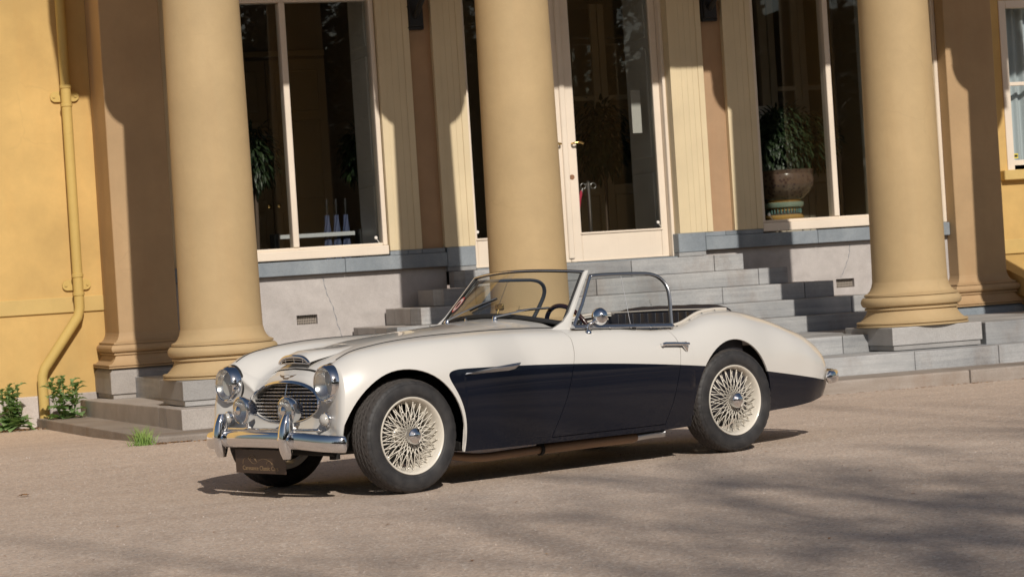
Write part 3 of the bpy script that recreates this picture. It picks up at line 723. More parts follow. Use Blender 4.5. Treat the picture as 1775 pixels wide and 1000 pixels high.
    for i, xx in enumerate((6.535, 6.63, 6.725)):
        u = tag(empty('umbrella', (xx, sy+.05, 1.25)), ('furled navy umbrella, leftmost of the three behind the left window', 'furled navy umbrella, middle one of the three behind the left window', 'furled navy umbrella, rightmost of the three behind the left window')[i], 'umbrella', 'umbrellas in the stand')
        v, f = [], []
        for j in range(9):
            t = j/8; z = t*.56
            for kx in range(14):
                a = 2*math.pi*kx/14+t*2.5; rr = (.018+.014*math.sin(math.pi*min(1, t*1.1)))*(1+.30*(kx % 2))
                v.append((rr*math.cos(a)+.012*t, rr*math.sin(a), z))
        pyobj('canopy', v, ring_faces(14, 9), navy, u)
        tube('grip', [(.012, 0, .56), (.014, 0, .66), (.016, 0, .72)], [.010, .014, .012], grip, u, 8)
    # rope barrier post
    steel = plain('brushed_steel', (0.55, 0.55, 0.55), 0.3, 1.0)
    bx0, by0 = 9.16, 23.62
    rp = tag(empty('rope_post', (bx0, by0, 1.186)), 'steel rope barrier post with a red rope end inside the right door', 'post')
    lathe('pole', [(.02, .0), (.02, .76), (.026, .77), (.026, .80), (0.01, .82)], steel, rp, 16)
    lathe('foot', [(.16, 0), (.16, .01), (.03, .04), (.02, .05)], steel, rp, 28)
    for s in (-1, 1):
        tube('ring', [(s*.055+.028*math.cos(a), 0, .765+.028*math.sin(a)) for a in [2*math.pi*i/16 for i in range(16)]], .0055, steel, rp, 6, True)
    rope = plain('red_rope', (0.5, 0.03, 0.08), 0.8)
    tube('rope', smooth_path([(-.075, 0, .72), (-.10, 0, .64), (-.14, 0, .50), (-.30, .05, .30), (-.55, .08, .26)], 5), .017, rope, rp, 10)
    tube('rope_ferrule', [(-.062, 0, .745), (-.080, 0, .70)], .017, steel, rp, 10)
build_hall_things()

# ------------------------------------------------------------------ the car
# car frame: x forward from the front axle, y to the car's left, z up
HD = 0.32832
CAR = tag(empty('roadster_car', (3.64818, 13.4375, 0), HD+math.pi), 'ivory and navy open two seat classic roadster with wire wheels parked before the steps', 'car')
def zsplit_coef(): return (0.6404, 0.0010, -0.0272)
def two_tone():
    m, n, l, p = mat('ivory_navy_paint'); oc = objco(n)
    s = n.new('ShaderNodeSeparateXYZ'); l.new(oc, s.inputs[0]); X, Z = s.outputs[0], s.outputs[2]
    # height of the colour split along the car
    q = math_(n, l, 'ADD', math_(n, l, 'MULTIPLY', math_(n, l, 'MULTIPLY', X, X), -0.0272), 0.6404)
    d1 = math_(n, l, 'SUBTRACT', Z, q)
    # front end of the cove follows the wheel arch
    ex = math_(n, l, 'DIVIDE', math_(n, l, 'SUBTRACT', X, 0.045), 0.376); ez = math_(n, l, 'DIVIDE', math_(n, l, 'SUBTRACT', Z, 0.262), 0.450)
    e = math_(n, l, 'SQRT', math_(n, l, 'ADD', math_(n, l, 'MULTIPLY', ex, ex), math_(n, l, 'MULTIPLY', ez, ez)))
    d2 = math_(n, l, 'MULTIPLY', math_(n, l, 'SUBTRACT', 1.0, e), 0.40)
    d3 = math_(n, l, 'ADD', X, 0.02)
    d = math_(n, l, 'SMOOTH_MAX', d1, math_(n, l, 'MAXIMUM', d2, d3), 0.14)
    fac = math_(n, l, 'LESS_THAN', d, 0.0)
    k = mixc(n, l, fac, (0.665, 0.648, 0.612), (0.0060, 0.0078, 0.0150))
    l.new(k, p.inputs['Base Color']); setp(p, Roughness=0.34, Coat_Weight=0.9, Coat_Roughness=0.03, Coat_IOR=1.45)
    l.new(math_(n, l, 'MULTIPLY_ADD', fac, -0.5, 0.55), p.inputs['Specular IOR Level'])
    nz = noise(n, l, oc, 1.8, 2); bump(n, l, p, nz, 0.03, 0.02)
    return m
M['paint'] = two_tone()
M['ivory'] = plain('ivory_paint', (0.665, 0.648, 0.612), 0.34, 0.0, Coat_Weight=1.0, Coat_Roughness=0.035)
M['chrome'] = plain('chrome', (0.78, 0.78, 0.79), 0.06, 1.0)
M['alloy'] = plain('polished_alloy', (0.55, 0.56, 0.58), 0.30, 1.0)
M['railgrey'] = plain('dull_rail', (0.11, 0.12, 0.135), 0.45, 0.6)
M['blackframe'] = plain('black_frame', (0.02, 0.02, 0.022), 0.35)
M['underside'] = plain('car_underside', (0.012, 0.011, 0.010), 0.8)
M['leather'] = plain('dark_leather', (0.022, 0.021, 0.026), 0.45)
M['piping'] = plain('white_piping', (0.62, 0.57, 0.50), 0.5)
M['gap'] = plain('panel_gap', (0.03, 0.028, 0.026), 0.8)
M['seal'] = plain('rubber_seal', (0.018, 0.018, 0.019), 0.7)

# body net: each station is ten points (x, y, z) from the centre line over the wing to the sill
NET = [
 [(.300,0,.664),(.300,.16,.654),(.275,.32,.628),(.330,.415,.678),(.362,.50,.716),(.366,.585,.682),(.372,.628,.600),(.388,.645,.500),(.400,.645,.400),(.418,.630,.290)],
 [(.235,0,.705),(.235,.17,.695),(.220,.33,.658),(.255,.425,.725),(.270,.51,.760),(.275,.605,.728),(.280,.662,.635),(.290,.680,.520),(.295,.678,.400),(.300,.660,.270)],
 [(.10,0,.752),(.10,.19,.742),(.09,.35,.705),(.10,.445,.770),(.10,.53,.795),(.10,.640,.757),(.10,.705,.655),(.10,.722,.535),(.10,.718,.400),(.10,.69,.230)],
 [(-.12,0,.803),(-.12,.20,.795),(-.12,.37,.760),(-.12,.465,.803),(-.12,.555,.816),(-.12,.670,.778),(-.12,.737,.672),(-.12,.752,.545),(-.12,.745,.390),(-.12,.71,.200)],
 [(-.45,0,.838),(-.45,.21,.830),(-.45,.39,.797),(-.45,.49,.818),(-.45,.575,.824),(-.45,.685,.785),(-.45,.747,.676),(-.45,.760,.545),(-.45,.750,.380),(-.45,.708,.190)],
 [(-.80,0,.858),(-.80,.22,.851),(-.80,.41,.826),(-.80,.51,.823),(-.80,.590,.820),(-.80,.692,.778),(-.80,.749,.672),(-.80,.762,.545),(-.80,.750,.375),(-.80,.705,.185)],
 [(-1.12,0,.880),(-1.12,.23,.871),(-1.12,.43,.842),(-1.12,.54,.815),(-1.12,.61,.806),(-1.12,.697,.764),(-1.12,.750,.665),(-1.12,.763,.540),(-1.12,.750,.370),(-1.12,.704,.183)],
 [(-1.50,0,.83),(-1.50,.25,.83),(-1.50,.45,.81),(-1.50,.600,.786),(-1.50,.648,.783),(-1.50,.706,.748),(-1.50,.753,.655),(-1.50,.766,.530),(-1.50,.750,.365),(-1.50,.702,.181)],
 [(-1.80,0,.83),(-1.80,.25,.83),(-1.80,.45,.81),(-1.80,.622,.756),(-1.80,.664,.753),(-1.80,.712,.724),(-1.80,.756,.640),(-1.80,.768,.520),(-1.80,.750,.360),(-1.80,.700,.180)],
 [(-2.00,0,.84),(-2.00,.25,.84),(-2.00,.45,.83),(-2.00,.605,.768),(-2.00,.655,.764),(-2.00,.712,.730),(-2.00,.757,.640),(-2.00,.767,.520),(-2.00,.750,.360),(-2.00,.700,.185)],
 [(-2.22,0,.855),(-2.22,.25,.852),(-2.22,.43,.845),(-2.22,.555,.825),(-2.22,.630,.812),(-2.22,.702,.762),(-2.22,.747,.655),(-2.22,.757,.525),(-2.22,.742,.370),(-2.22,.700,.195)],
 [(-2.45,0,.845),(-2.45,.22,.842),(-2.45,.40,.838),(-2.45,.520,.832),(-2.45,.605,.814),(-2.45,.678,.754),(-2.45,.722,.640),(-2.45,.732,.515),(-2.45,.718,.370),(-2.45,.680,.205)],
 [(-2.70,0,.795),(-2.70,.20,.792),(-2.70,.37,.787),(-2.70,.485,.785),(-2.70,.565,.764),(-2.70,.634,.700),(-2.70,.672,.595),(-2.70,.680,.485),(-2.70,.668,.360),(-2.70,.636,.215)],
 [(-2.95,0,.722),(-2.95,.18,.720),(-2.95,.35,.716),(-2.95,.452,.712),(-2.95,.528,.690),(-2.95,.598,.642),(-2.95,.635,.550),(-2.95,.634,.450),(-2.95,.624,.340),(-2.95,.594,.222)],
 [(-3.14,0,.640),(-3.14,.17,.638),(-3.14,.32,.634),(-3.14,.420,.640),(-3.14,.494,.622),(-3.14,.556,.572),(-3.14,.590,.498),(-3.14,.595,.415),(-3.14,.584,.325),(-3.14,.552,.240)],
 [(-3.28,0,.555),(-3.28,.15,.553),(-3.28,.29,.549),(-3.28,.375,.556),(-3.28,.440,.540),(-3.28,.494,.500),(-3.28,.522,.448),(-3.28,.527,.392),(-3.28,.515,.325),(-3.28,.488,.270)],
 [(-3.37,0,.440),(-3.37,.12,.440),(-3.37,.23,.438),(-3.37,.30,.434),(-3.37,.37,.432),(-3.37,.41,.420),(-3.37,.430,.402),(-3.37,.433,.378),(-3.37,.424,.348),(-3.37,.405,.320)],
]
NS, NP = len(NET), 10
def net_pt(u, t):
    cols = []
    i = max(0, min(NS-2, int(math.floor(u))))
    rows = [NET[max(0, i-1)], NET[i], NET[i+1], NET[min(NS-1, i+2)]]
    out = []
    for k in range(4):
        r = rows[k]
        out.append(spline(r, t))
    if i == 0: out[0] = [2*a-b for a, b in zip(out[1], out[2])]
    if i+2 > NS-1: out[3] = [2*b-a for a, b in zip(out[1], out[2])]
    # non-uniform along x: use finite-difference tangents scaled by spacing
    x0, x1, x2, x3 = [r[7][0] for r in rows]
    if i == 0: x0 = 2*x1-x2
    if i+2 > NS-1: x3 = 2*x2-x1
    w = u-i; h = x2-x1
    res = []
    for a, b, c, d in zip(*out):
        m1 = ((b-a)/(x1-x0)*(x2-x1)+(c-b)/(x2-x1)*(x1-x0))/(x2-x0)*h
        m2 = ((c-b)/(x2-x1)*(x3-x2)+(d-c)/(x3-x2)*(x2-x1))/(x3-x1)*h
        w2 = w*w; w3 = w2*w
        res.append((2*w3-3*w2+1)*b+(w3-2*w2+w)*m1+(-2*w3+3*w2)*c+(w3-w2)*m2)
    return res
def u_of_x(x, t=7.0):
    a, b = 0.0, NS-1.0
    for _ in range(40):
        m = (a+b)/2
        if net_pt(m, t)[0] > x: a = m
        else: b = m
    return (a+b)/2
ARCH_F = (.045, .262, .362, .400)     # centre x, centre z, half width, half height
ARCH_R = (-2.318, .262, .342, .402)
def arch_z(x):
    for cx, cz, rx, rz in (ARCH_F, ARCH_R):
        q = 1-((x-cx)/rx)**2
        if q > 0: return cz+rz*math.sqrt(q)
    return None
FRONT_CUT = [(.215, -.930), (.45, -1.031), (.616, -1.082), (.675, -1.099), (.75, -1.110), (.80, -1.085), (.83, -1.05)]
REAR_CUT = [(.20, -1.765), (.325, -1.809), (.546, -1.864), (.65, -1.881), (.70, -1.875), (.748, -1.850), (.80, -1.83)]
def build_body():
    # station list in x (of the widest line) with clustering at the arches
    xs = set()
    def arc(c):
        for i in range(33):
            a = math.pi*i/32; xs.add(round(c[0]+c[2]*0.9995*math.cos(a), 5))
        xs.add(round(c[0]+c[2]+.0006, 5)); xs.add(round(c[0]-c[2]-.0006, 5))
    arc(ARCH_F); arc(ARCH_R)
    front_x = net_pt(0, 7)[0]
    x = -.36
    for a, b, st in ((-.335, -1.955, .03), (-2.68, -3.355, .03)):
        x = a
        while x > b: xs.add(round(x, 5)); x -= st
    DOOR_F, DOOR_R, G = -1.06, -1.84, .0020
    for c in (DOOR_F, DOOR_R):
        xs = set(q for q in xs if abs(q-c) > .012); xs.add(c+G); xs.add(c-G)
    xs.add(-3.366)
    xs = sorted([q for q in xs if q < front_x-.001]+[front_x], reverse=True)
    # drop near-duplicate stations except the arch ends
    us = [u_of_x(q) for q in xs]; us[0] = 0.0
    # rows: fixed params on top, arch-aware ones on the side
    TB = 1.55
    tops = [0, .25, .5, .75, 1.0, 1.25, TB-.012, TB+.012, 1.75, 2.0, 2.25, 2.5, 2.75, 3.0, 3.2, 3.4, 3.6, 3.8, 4.0, 4.2, 4.4, 4.6, 4.8, 5.0]
    nt = len(tops); NSIDE = 22
    grid = []
    for q, u in zip(xs, us):
        col = []
        # warp the columns near the door cuts
        def at(t):
            p = net_pt(u, t)
            wF = max(0, 1-abs(q-DOOR_F)/.30); wR = max(0, 1-abs(q-DOOR_R)/.12)
            if t < 3.0: return p
            k = min(1, (t-3.0)/1.0)
            if wF > 0 or wR > 0:
                sh = wF*(lerp_tab(FRONT_CUT, p[2])-DOOR_F)+wR*(lerp_tab(REAR_CUT, p[2])-DOOR_R)
                p = net_pt(u_of_x(q+sh*k), t)
            return p
        for t in tops: col.append(at(t))
        za = arch_z(q)
        # find the parameter where the side ends
        tz = 9.0
        if za is not None:
            a, b = 5.0, 9.0
            for _ in range(30):
                m_ = (a+b)/2
                if net_pt(u, m_)[2] > za: a = m_
                else: b = m_
            tz = (a+b)/2
        # lower door line at z ~ .215
        zl = None
        for k in range(1, NSIDE+1):
            f = k/NSIDE
            if za is None and -2.0 < q < -.30:
                a, b = 5.0, 9.0
                for _ in range(24):
                    m_ = (a+b)/2
                    if net_pt(u, m_)[2] > .212: a = m_
                    else: b = m_
                td = (a+b)/2
                t = 5+(td-.012-5)*k/(NSIDE-3) if k <= NSIDE-3 else (td+.012 if k == NSIDE-2 else (td+.012+(9-td-.012)*(k-NSIDE+2)/2))
            else: t = 5+(tz-5)*f
            col.append(at(t))
        grid.append(col)
    nr = nt+NSIDE; nc = len(grid)
    rows_gap = tops.index(TB-.012); row_p3 = tops.index(3.0); row_door_bot = nt-1+NSIDE-3
    iF = [i for i, q in enumerate(xs) if abs(q-(DOOR_F+G)) < 1e-6][0]; iR = [i for i, q in enumerate(xs) if abs(q-(DOOR_R+G)) < 1e-6][0]
    bon_r = min(range(nc), key=lambda i: abs(xs[i]+.985)); bon_f = min(range(nc), key=lambda i: abs(grid[i][0][0]-.272))
    # boundaries of the cockpit opening
    ck0 = min(range(nc), key=lambda i: abs(xs[i]+1.12)); ck1 = min(range(nc), key=lambda i: abs(xs[i]+2.47))
    parts = {'body': [], 'door': [], 'bonnet': [], 'gap': []}
    for i in range(nc-1):
        xa, xb = xs[i], xs[i+1]
        za, zb = arch_z(xa), arch_z(xb)
        for j in range(nr-1):
            if ck0 <= i < ck1 and j < row_p3: continue
            key = 'body'
            if iF < i < iR and i != iF and row_p3 <= j < row_door_bot: key = 'door'
            if i in (iF, iR) and row_p3 <= j <= row_door_bot: key = 'gap'
            if iF < i < iR and j == row_door_bot: key = 'gap'
            if bon_f <= i < bon_r and j < rows_gap: key = 'bonnet'
            if bon_f <= i < bon_r and j == rows_gap: key = 'gap'
            if i == bon_f and j < rows_gap: key = 'gap'
            parts[key].append((i*nr+j, (i+1)*nr+j, (i+1)*nr+j+1, i*nr+j+1))
    # arch end columns: bridge the top rows only (kept above), and let the side end cleanly
    V = [Vector(p) for c in grid for p in c]
    # nose patch: front ring to grille oval
    ring = []
    K = 60
    tl = [9.0*k/K for k in range(K+1)]
    outer = [Vector(net_pt(0, t)) for t in tl]
    e = outer[-1]
    for k in range(1, 15):
        s = k/14; outer.append(Vector((e.x+.03*math.sin(s*math.pi/2), e.y*(1-s), e.z-.015*math.sin(math.pi*s*.5))))
    n_o = len(outer)
    inner = []
    # arc length matched oval
    def oval(a):
        # a: 0 top .. pi bottom
        y = GR_W*math.copysign(abs(math.sin(a))**.92, math.sin(a)); z = GR_Z+(GR_HT if math.cos(a) > 0 else GR_HB)*math.cos(a)*abs(math.cos(a))**.05
        return Vector((grx(y, z), y, z))
    def ang(p): return math.atan2(p.y/1.55, p.z-GR_Z)
    angs = [max(0, min(math.pi, ang(p))) for p in outer]
    for k in range(1, len(angs)): angs[k] = max(angs[k], angs[k-1]+.004)
    sc = math.pi/angs[-1]
    inner = [oval(a*sc) for a in angs]
    NK = 12; off = len(V); nose = []
    for k in range(NK+1):
        s = k/NK
        for o_, i_ in zip(outer, inner):
            d = i_-o_
            t0 = Vector((.05+.08*min(1, max(0, (o_.y-.25)/.2)) if o_.z > .35 else .10, d.y*.25, d.z*.25)); t1 = Vector((-.01, d.y*.9, d.z*.9))
            s2, s3 = s*s, s*s*s
            p = o_*(2*s3-3*s2+1)+t0*(s3-2*s2+s)+i_*(-2*s3+3*s2)+t1*(s3-s2)
            V.append(p)
    # return lip into the opening
    for i_ in inner: V.append(i_+Vector((-.045, -i_.y*.03, (GR_Z-i_.z)*.05)))
    for k in range(NK+1):
        for q in range(n_o-1):
            a = off+k*n_o+q; nose.append((a, a+1, a+1+n_o, a+n_o))
    parts['body'] += nose
    def emit(name, faces, m, mirror, sol=.006, gapoff=0):
        used = sorted(set(k for f in faces for k in f)); mp = {k: i for i, k in enumerate(used)}
        vs = [V[k].copy() for k in used]; fs = [tuple(mp[k] for k in f) for f in faces]
        if mirror == 'both':
            n0 = len(vs); vs2 = [Vector((p.x, -p.y, p.z)) for p in vs]; vs += vs2; fs += [tuple(n0+k for k in reversed(f)) for f in fs]
        elif mirror == 'far':
            vs = [Vector((p.x, -p.y, p.z)) for p in vs]; fs = [tuple(reversed(f)) for f in fs]
        bm = bmesh.new(); bv = [bm.verts.new(p) for p in vs]
        for f in fs:
            try: bm.faces.new([bv[k] for k in f])
            except ValueError: pass
        bmesh.ops.remove_doubles(bm, verts=bm.verts, dist=.00025)
        bmesh.ops.dissolve_degenerate(bm, edges=bm.edges, dist=.0001)
        if gapoff:
            bm.normal_update()
            for v_ in bm.verts: v_.co -= v_.normal*gapoff
        o = obj(name, bm, m, CAR, True)
        if sol:
            md = o.modifiers.new('thickness', 'SOLIDIFY'); md.thickness = sol; md.offset = -1; md.use_rim = True
            es = o.modifiers.new('crisp', 'EDGE_SPLIT'); es.split_angle = R(42)
        return o
    # orientation: make outward normals
    for k in parts: parts[k] = [tuple(reversed(f)) for f in parts[k]] if k != 'x' else parts[k]
    b = emit('body', parts['body'], M['paint'], 'both', .010)
    d = emit('door', parts['door'], M['paint'], None, .012); d2 = emit('door', parts['door'], M['paint'], 'far', .012)
    bo = emit('bonnet', parts['bonnet'], M['paint'], 'both', .006)
    emit('panel_gap', parts['gap'], M['gap'], 'both', 0, .010)
    return b, d, d2, bo
GR_X, GR_Z, GR_W, GR_HT, GR_HB = .348, .500, .338, .112, .104
def grx(y, z): return GR_X+.010*(1-(y/GR_W)**2)-.24*max(0, z-GR_Z)
BODY, DOOR, DOORF, BONNET = build_body()
def cpart(o, parent=None): o.parent = parent or CAR; return o
def surf(x, t): return Vector(net_pt(u_of_x(x), t))
def side_at(x, z):
    a, b = 4.5, 9.0; u = u_of_x(x)
    for _ in range(30):
        m_ = (a+b)/2
        if net_pt(u, m_)[2] > z: a = m_
        else: b = m_
    return Vector(net_pt(u, (a+b)/2))

# ---- wheels
M['tyre'] = None
def tyre_mat():
    m, n, l, p = mat('tyre_rubber'); oc = objco(n)
    a = noise(n, l, oc, 14, 5); k = ramp(n, l, a, [(0.35, (0.020, 0.020, 0.022)), (0.7, (0.046, 0.044, 0.044))])
    l.new(k, p.inputs['Base Color']); setp(p, Roughness=0.62); bump(n, l, p, noise(n, l, oc, 90, 3), 0.15, 0.003)
    return m
M['tyre'] = tyre_mat()
M['tread'] = plain('tyre_tread', (0.052, 0.046, 0.043), 0.85)
M['wheelpaint'] = plain('ivory_wheel_paint', (0.70, 0.66, 0.58), 0.35, 0.0, Coat_Weight=0.6, Coat_Roughness=0.1)
def build_wheel():
    TR = .305
    # rim (the wheel part itself)
    prof = [(.176,-.072),(.203,-.072),(.206,-.066),(.200,-.058),(.182,-.050),(.178,-.030),(.174,-.01),(.176,.012),(.182,.028),(.189,.044),(.198,.058),(.2045,.066),(.2075,.0715),(.2075,.0755),(.2045,.0785),(.1995,.0775),(.1955,.071),(.1905,.063),(.1875,.052),(.183,.040),(.178,.022),(.172,.010),(.168,-.01),(.168,-.032),(.172,-.052),(.176,-.072)]
    w = lathe('wheel', prof, M['wheelpaint'], None, 72, 'y', smooth=True, sharp=50, cap=False)
    # tyre
    side = [(.196,.060),(.2045,.0705),(.213,.078),(.228,.0845),(.246,.0870),(.262,.0855),(.276,.081),(.286,.0755),(.2925,.0705)]
    TN, NR = 288, 25
    v, f = [], []; rows = [(r, -y) for r, y in side]
    tread = [(-.066+.132*i/(NR-1)) for i in range(NR)]
    prof_rows = [('s', r, -y) for r, y in side]+[('t', None, y) for y in tread]+[('s', r, y) for r, y in reversed(side)]
    for kind, r, y in prof_rows:
        for i in range(TN):
            a = 2*math.pi*i/TN
            if kind == 't':
                e = abs(y)/.066; rr = TR-.010*e**3.0
                g = 0.0
                for gy in (-.040, -.013, .013, .040):
                    if abs(y-gy) < .0036: g = .0065
                ph = (i+3.2*math.sin(y*2*math.pi/.027)+ (4 if int((y+.066)/.027) % 2 else 0)) % 8
                if ph < 2.1: g = max(g, .0048)
                rr -= g
            else: rr = r
            # shallow shoulder notches
            if kind == 's' and rr > .285 and (i % 8) < 2: rr -= .003
            v.append((rr*math.cos(a), y, rr*math.sin(a)))
    nrw = len(prof_rows); f = ring_faces(TN, nrw)
    ns = len(side); mi = []
    for j in range(nrw-1): mi += [1 if (ns-1 <= j < ns+NR) else 0]*TN
    t = pyobj('tyre', v, f, [M['tyre'], M['tread']], w, True, 40)
    for p_, k in zip(t.data.polygons, mi): p_.material_index = k
    # moulded ring lines on the sidewall
    vv, ff = [], []
    for r in (.222, .2755):
        tube_geo([(r*math.cos(2*math.pi*i/96), (.0825 if r < .25 else .0815), r*math.sin(2*math.pi*i/96)) for i in range(96)], .0012, 6, vv, ff, True)
    pyobj('sidewall_ring', vv, ff, M['tyre'], w, True)
    # laced spokes
    vv, ff = [], []
    def spoke(r0, y0, a0, r1, y1, a1):
        p0 = Vector((r0*math.cos(a0), y0, r0*math.sin(a0))); p1 = Vector((r1*math.cos(a1), y1, r1*math.sin(a1)))
        tube_geo([p0, p1], .0022, 6, vv, ff)
        d = (p1-p0).normalized(); tube_geo([p1-d*.013, p1], .0031, 6, vv, ff)
    n = 24
    for i in range(n):
        b = 2*math.pi*i/n
        for sg in (-1, 1):
            spoke(.042, .066, b+(.06 if sg > 0 else -.06), .185, .047, b+sg*.66)
            if i % 2 == 0: spoke(.048, .046, b+math.pi/n, .181, .032, b+math.pi/n+sg*.42)
            if i % 2 == 0: spoke(.052, -.040, b, .172, .008, b+sg*.50)
    tag(pyobj('spokes', vv, ff, M['wheelpaint'], w, True), kind='stuff')
    lathe('hub', [(.055,-.06),(.055,-.045),(.040,-.035),(.034,.03),(.046,.045),(.046,.055),(.034,.062),(.038,.072),(.036,.080),(.02,.083)], M['wheelpaint'], w, 32, 'y', sharp=40)
    nut = lathe('knock_off_nut', [(.038,.070),(.044,.074),(.045,.098),(.040,.107),(.029,.111),(.025,.118),(.014,.122),(0.002,.1225)], M['chrome'], w, 32, 'y', sharp=45)
    # eight-sided drum and backing inside
    lathe('brake_drum', [(.02,-.04),(.145,-.042),(.155,-.05),(.155,-.08),(.02,-.085)], M['underside'], w, 40, 'y', sharp=40)
    return w
WH = build_wheel()
def place_wheel(o, x, y, spin, far):
    o.parent = CAR; o.location = (x, y, .3045); o.rotation_euler = (0, spin, math.pi if far else 0)
place_wheel(WH, 0, .618, 0.2, False)
for x, y, sp, far in ((0, -.618, .5, True), (-2.337, .625, 0.9, False), (-2.337, -.625, 1.3, True)):
    place_wheel(copy_tree(WH), x, y, sp, far)

# ---- lamps
def lamp_lens():
    m, n, l, p = mat('lamp_lens'); n.remove(p); out = n['Material Output']; oc = objco(n)
    wv = n.new('ShaderNodeTexWave'); wv.bands_direction = 'Y'; wv.inputs['Scale'].default_value = 22; l.new(oc, wv.inputs['Vector'])
    b = n.new('ShaderNodeBump'); b.inputs['Strength'].default_value = 0.25; b.inputs['Distance'].default_value = 0.004; l.new(wv.outputs['Fac'], b.inputs['Height'])
    fz = schlick(n, l, 0.08)
    t = n.new('ShaderNodeBsdfTransparent'); t.inputs[0].default_value = (.88, .90, .90, 1)
    g = n.new('ShaderNodeBsdfGlossy'); g.inputs['Roughness'].default_value = 0.04
    l.new(b.outputs[0], g.inputs['Normal'])
    mx = n.new('ShaderNodeMixShader'); l.new(math_(n, l, 'ADD', fz, 0.06), mx.inputs[0]); l.new(t.outputs[0], mx.inputs[1]); l.new(g.outputs[0], mx.inputs[2]); l.new(mx.outputs[0], out.inputs[0])
    return m
M['lens'] = lamp_lens()
M['reflector'] = plain('lamp_reflector', (0.86, 0.86, 0.85), 0.20, 1.0)
def headlamp(y):
    c = (0, y, .612)
    h = lathe('headlamp', [(.096,.335),(.1035,.352),(.1045,.372),(.101,.395),(.094,.413),(.0885,.419),(.0850,.417),(.0845,.410)], M['chrome'], CAR, 56, 'x', c, True, 40, False)
    lathe('seal', [(.100,.345),(.1085,.350),(.1085,.358),(.100,.362)], M['seal'], h, 56, 'x', c, True, 40, False)
    lathe('lens', [(.0855,.412),(.080,.419),(.068,.4275),(.05,.434),(.03,.4375),(.012,.439),(.001,.4392)], M['lens'], h, 48, 'x', c, True, 60, False)
    lathe('reflector', [(.086,.409),(.080,.397),(.068,.380),(.052,.366),(.034,.357),(.016,.353),(.001,.352)], M['reflector'], h, 48, 'x', c, True, 60, False)
    lathe('bulb', [(.012,.352),(.012,.372),(.008,.382),(.001,.385)], M['chrome'], h, 16, 'x', c)
    v = lathe('trim_screw', [(.0, .008), (.005, .006), (.006, 0)], M['chrome'], h, 10, 'x', (.396, y, .514))
for y in (.494, -.494): headlamp(y)
def sidelight(y):
    c = (0, y, .424)
    s = lathe('side_lamp', [(.040,.385),(.042,.402),(.038,.412),(.033,.414)], M['chrome'], CAR, 32, 'x', c, True, 40, False)
    lathe('lens', [(.034,.412),(.030,.428),(.020,.438),(.008,.442),(.001,.4425)], plain('side_lamp_glass', (0.72, 0.70, 0.66), 0.12, 0.0, Transmission_Weight=0.4), s, 28, 'x', c, True, 60, False)
for y in (.487, -.487): sidelight(y)
def foglamp(y):
    c = (0, y, .476)
    f = lathe('fog_lamp', [(.012,.395),(.040,.402),(.060,.425),(.071,.452),(.0765,.472),(.0775,.482),(.074,.490),(.068,.492)], M['chrome'], CAR, 44, 'x', c, True, 40, False)
    lathe('lens', [(.069,.490),(.058,.497),(.040,.503),(.024,.506)], M['lens'], f, 40, 'x', c, True, 60, False)
    lathe('reflector', [(.069,.488),(.055,.462),(.035,.446),(.015,.440),(.001,.439)], M['reflector'], f, 40, 'x', c, True, 60, False)
    lathe('centre_shield', [(.026,.500),(.026,.507),(.018,.514),(.007,.517),(.001,.5172)], M['chrome'], f, 24, 'x', c)
    tube('stalk', [(.448, y, .405), (.448, y, .375)], .009, M['chrome'], f, 10)
    tube('clamp', [(.448, y-.018, .372), (.448, y+.018, .372)], .013, M['chrome'], f, 12)
for y in (.225, -.225): foglamp(y)
cpart(tube('badge_bar', smooth_path([(.415, -.445, .37), (.440, -.43, .37), (.448, -.2, .37), (.450, 0, .37), (.448, .2, .37), (.440, .43, .37), (.415, .445, .37)], 6), .0085, M['chrome'], CAR, 12))

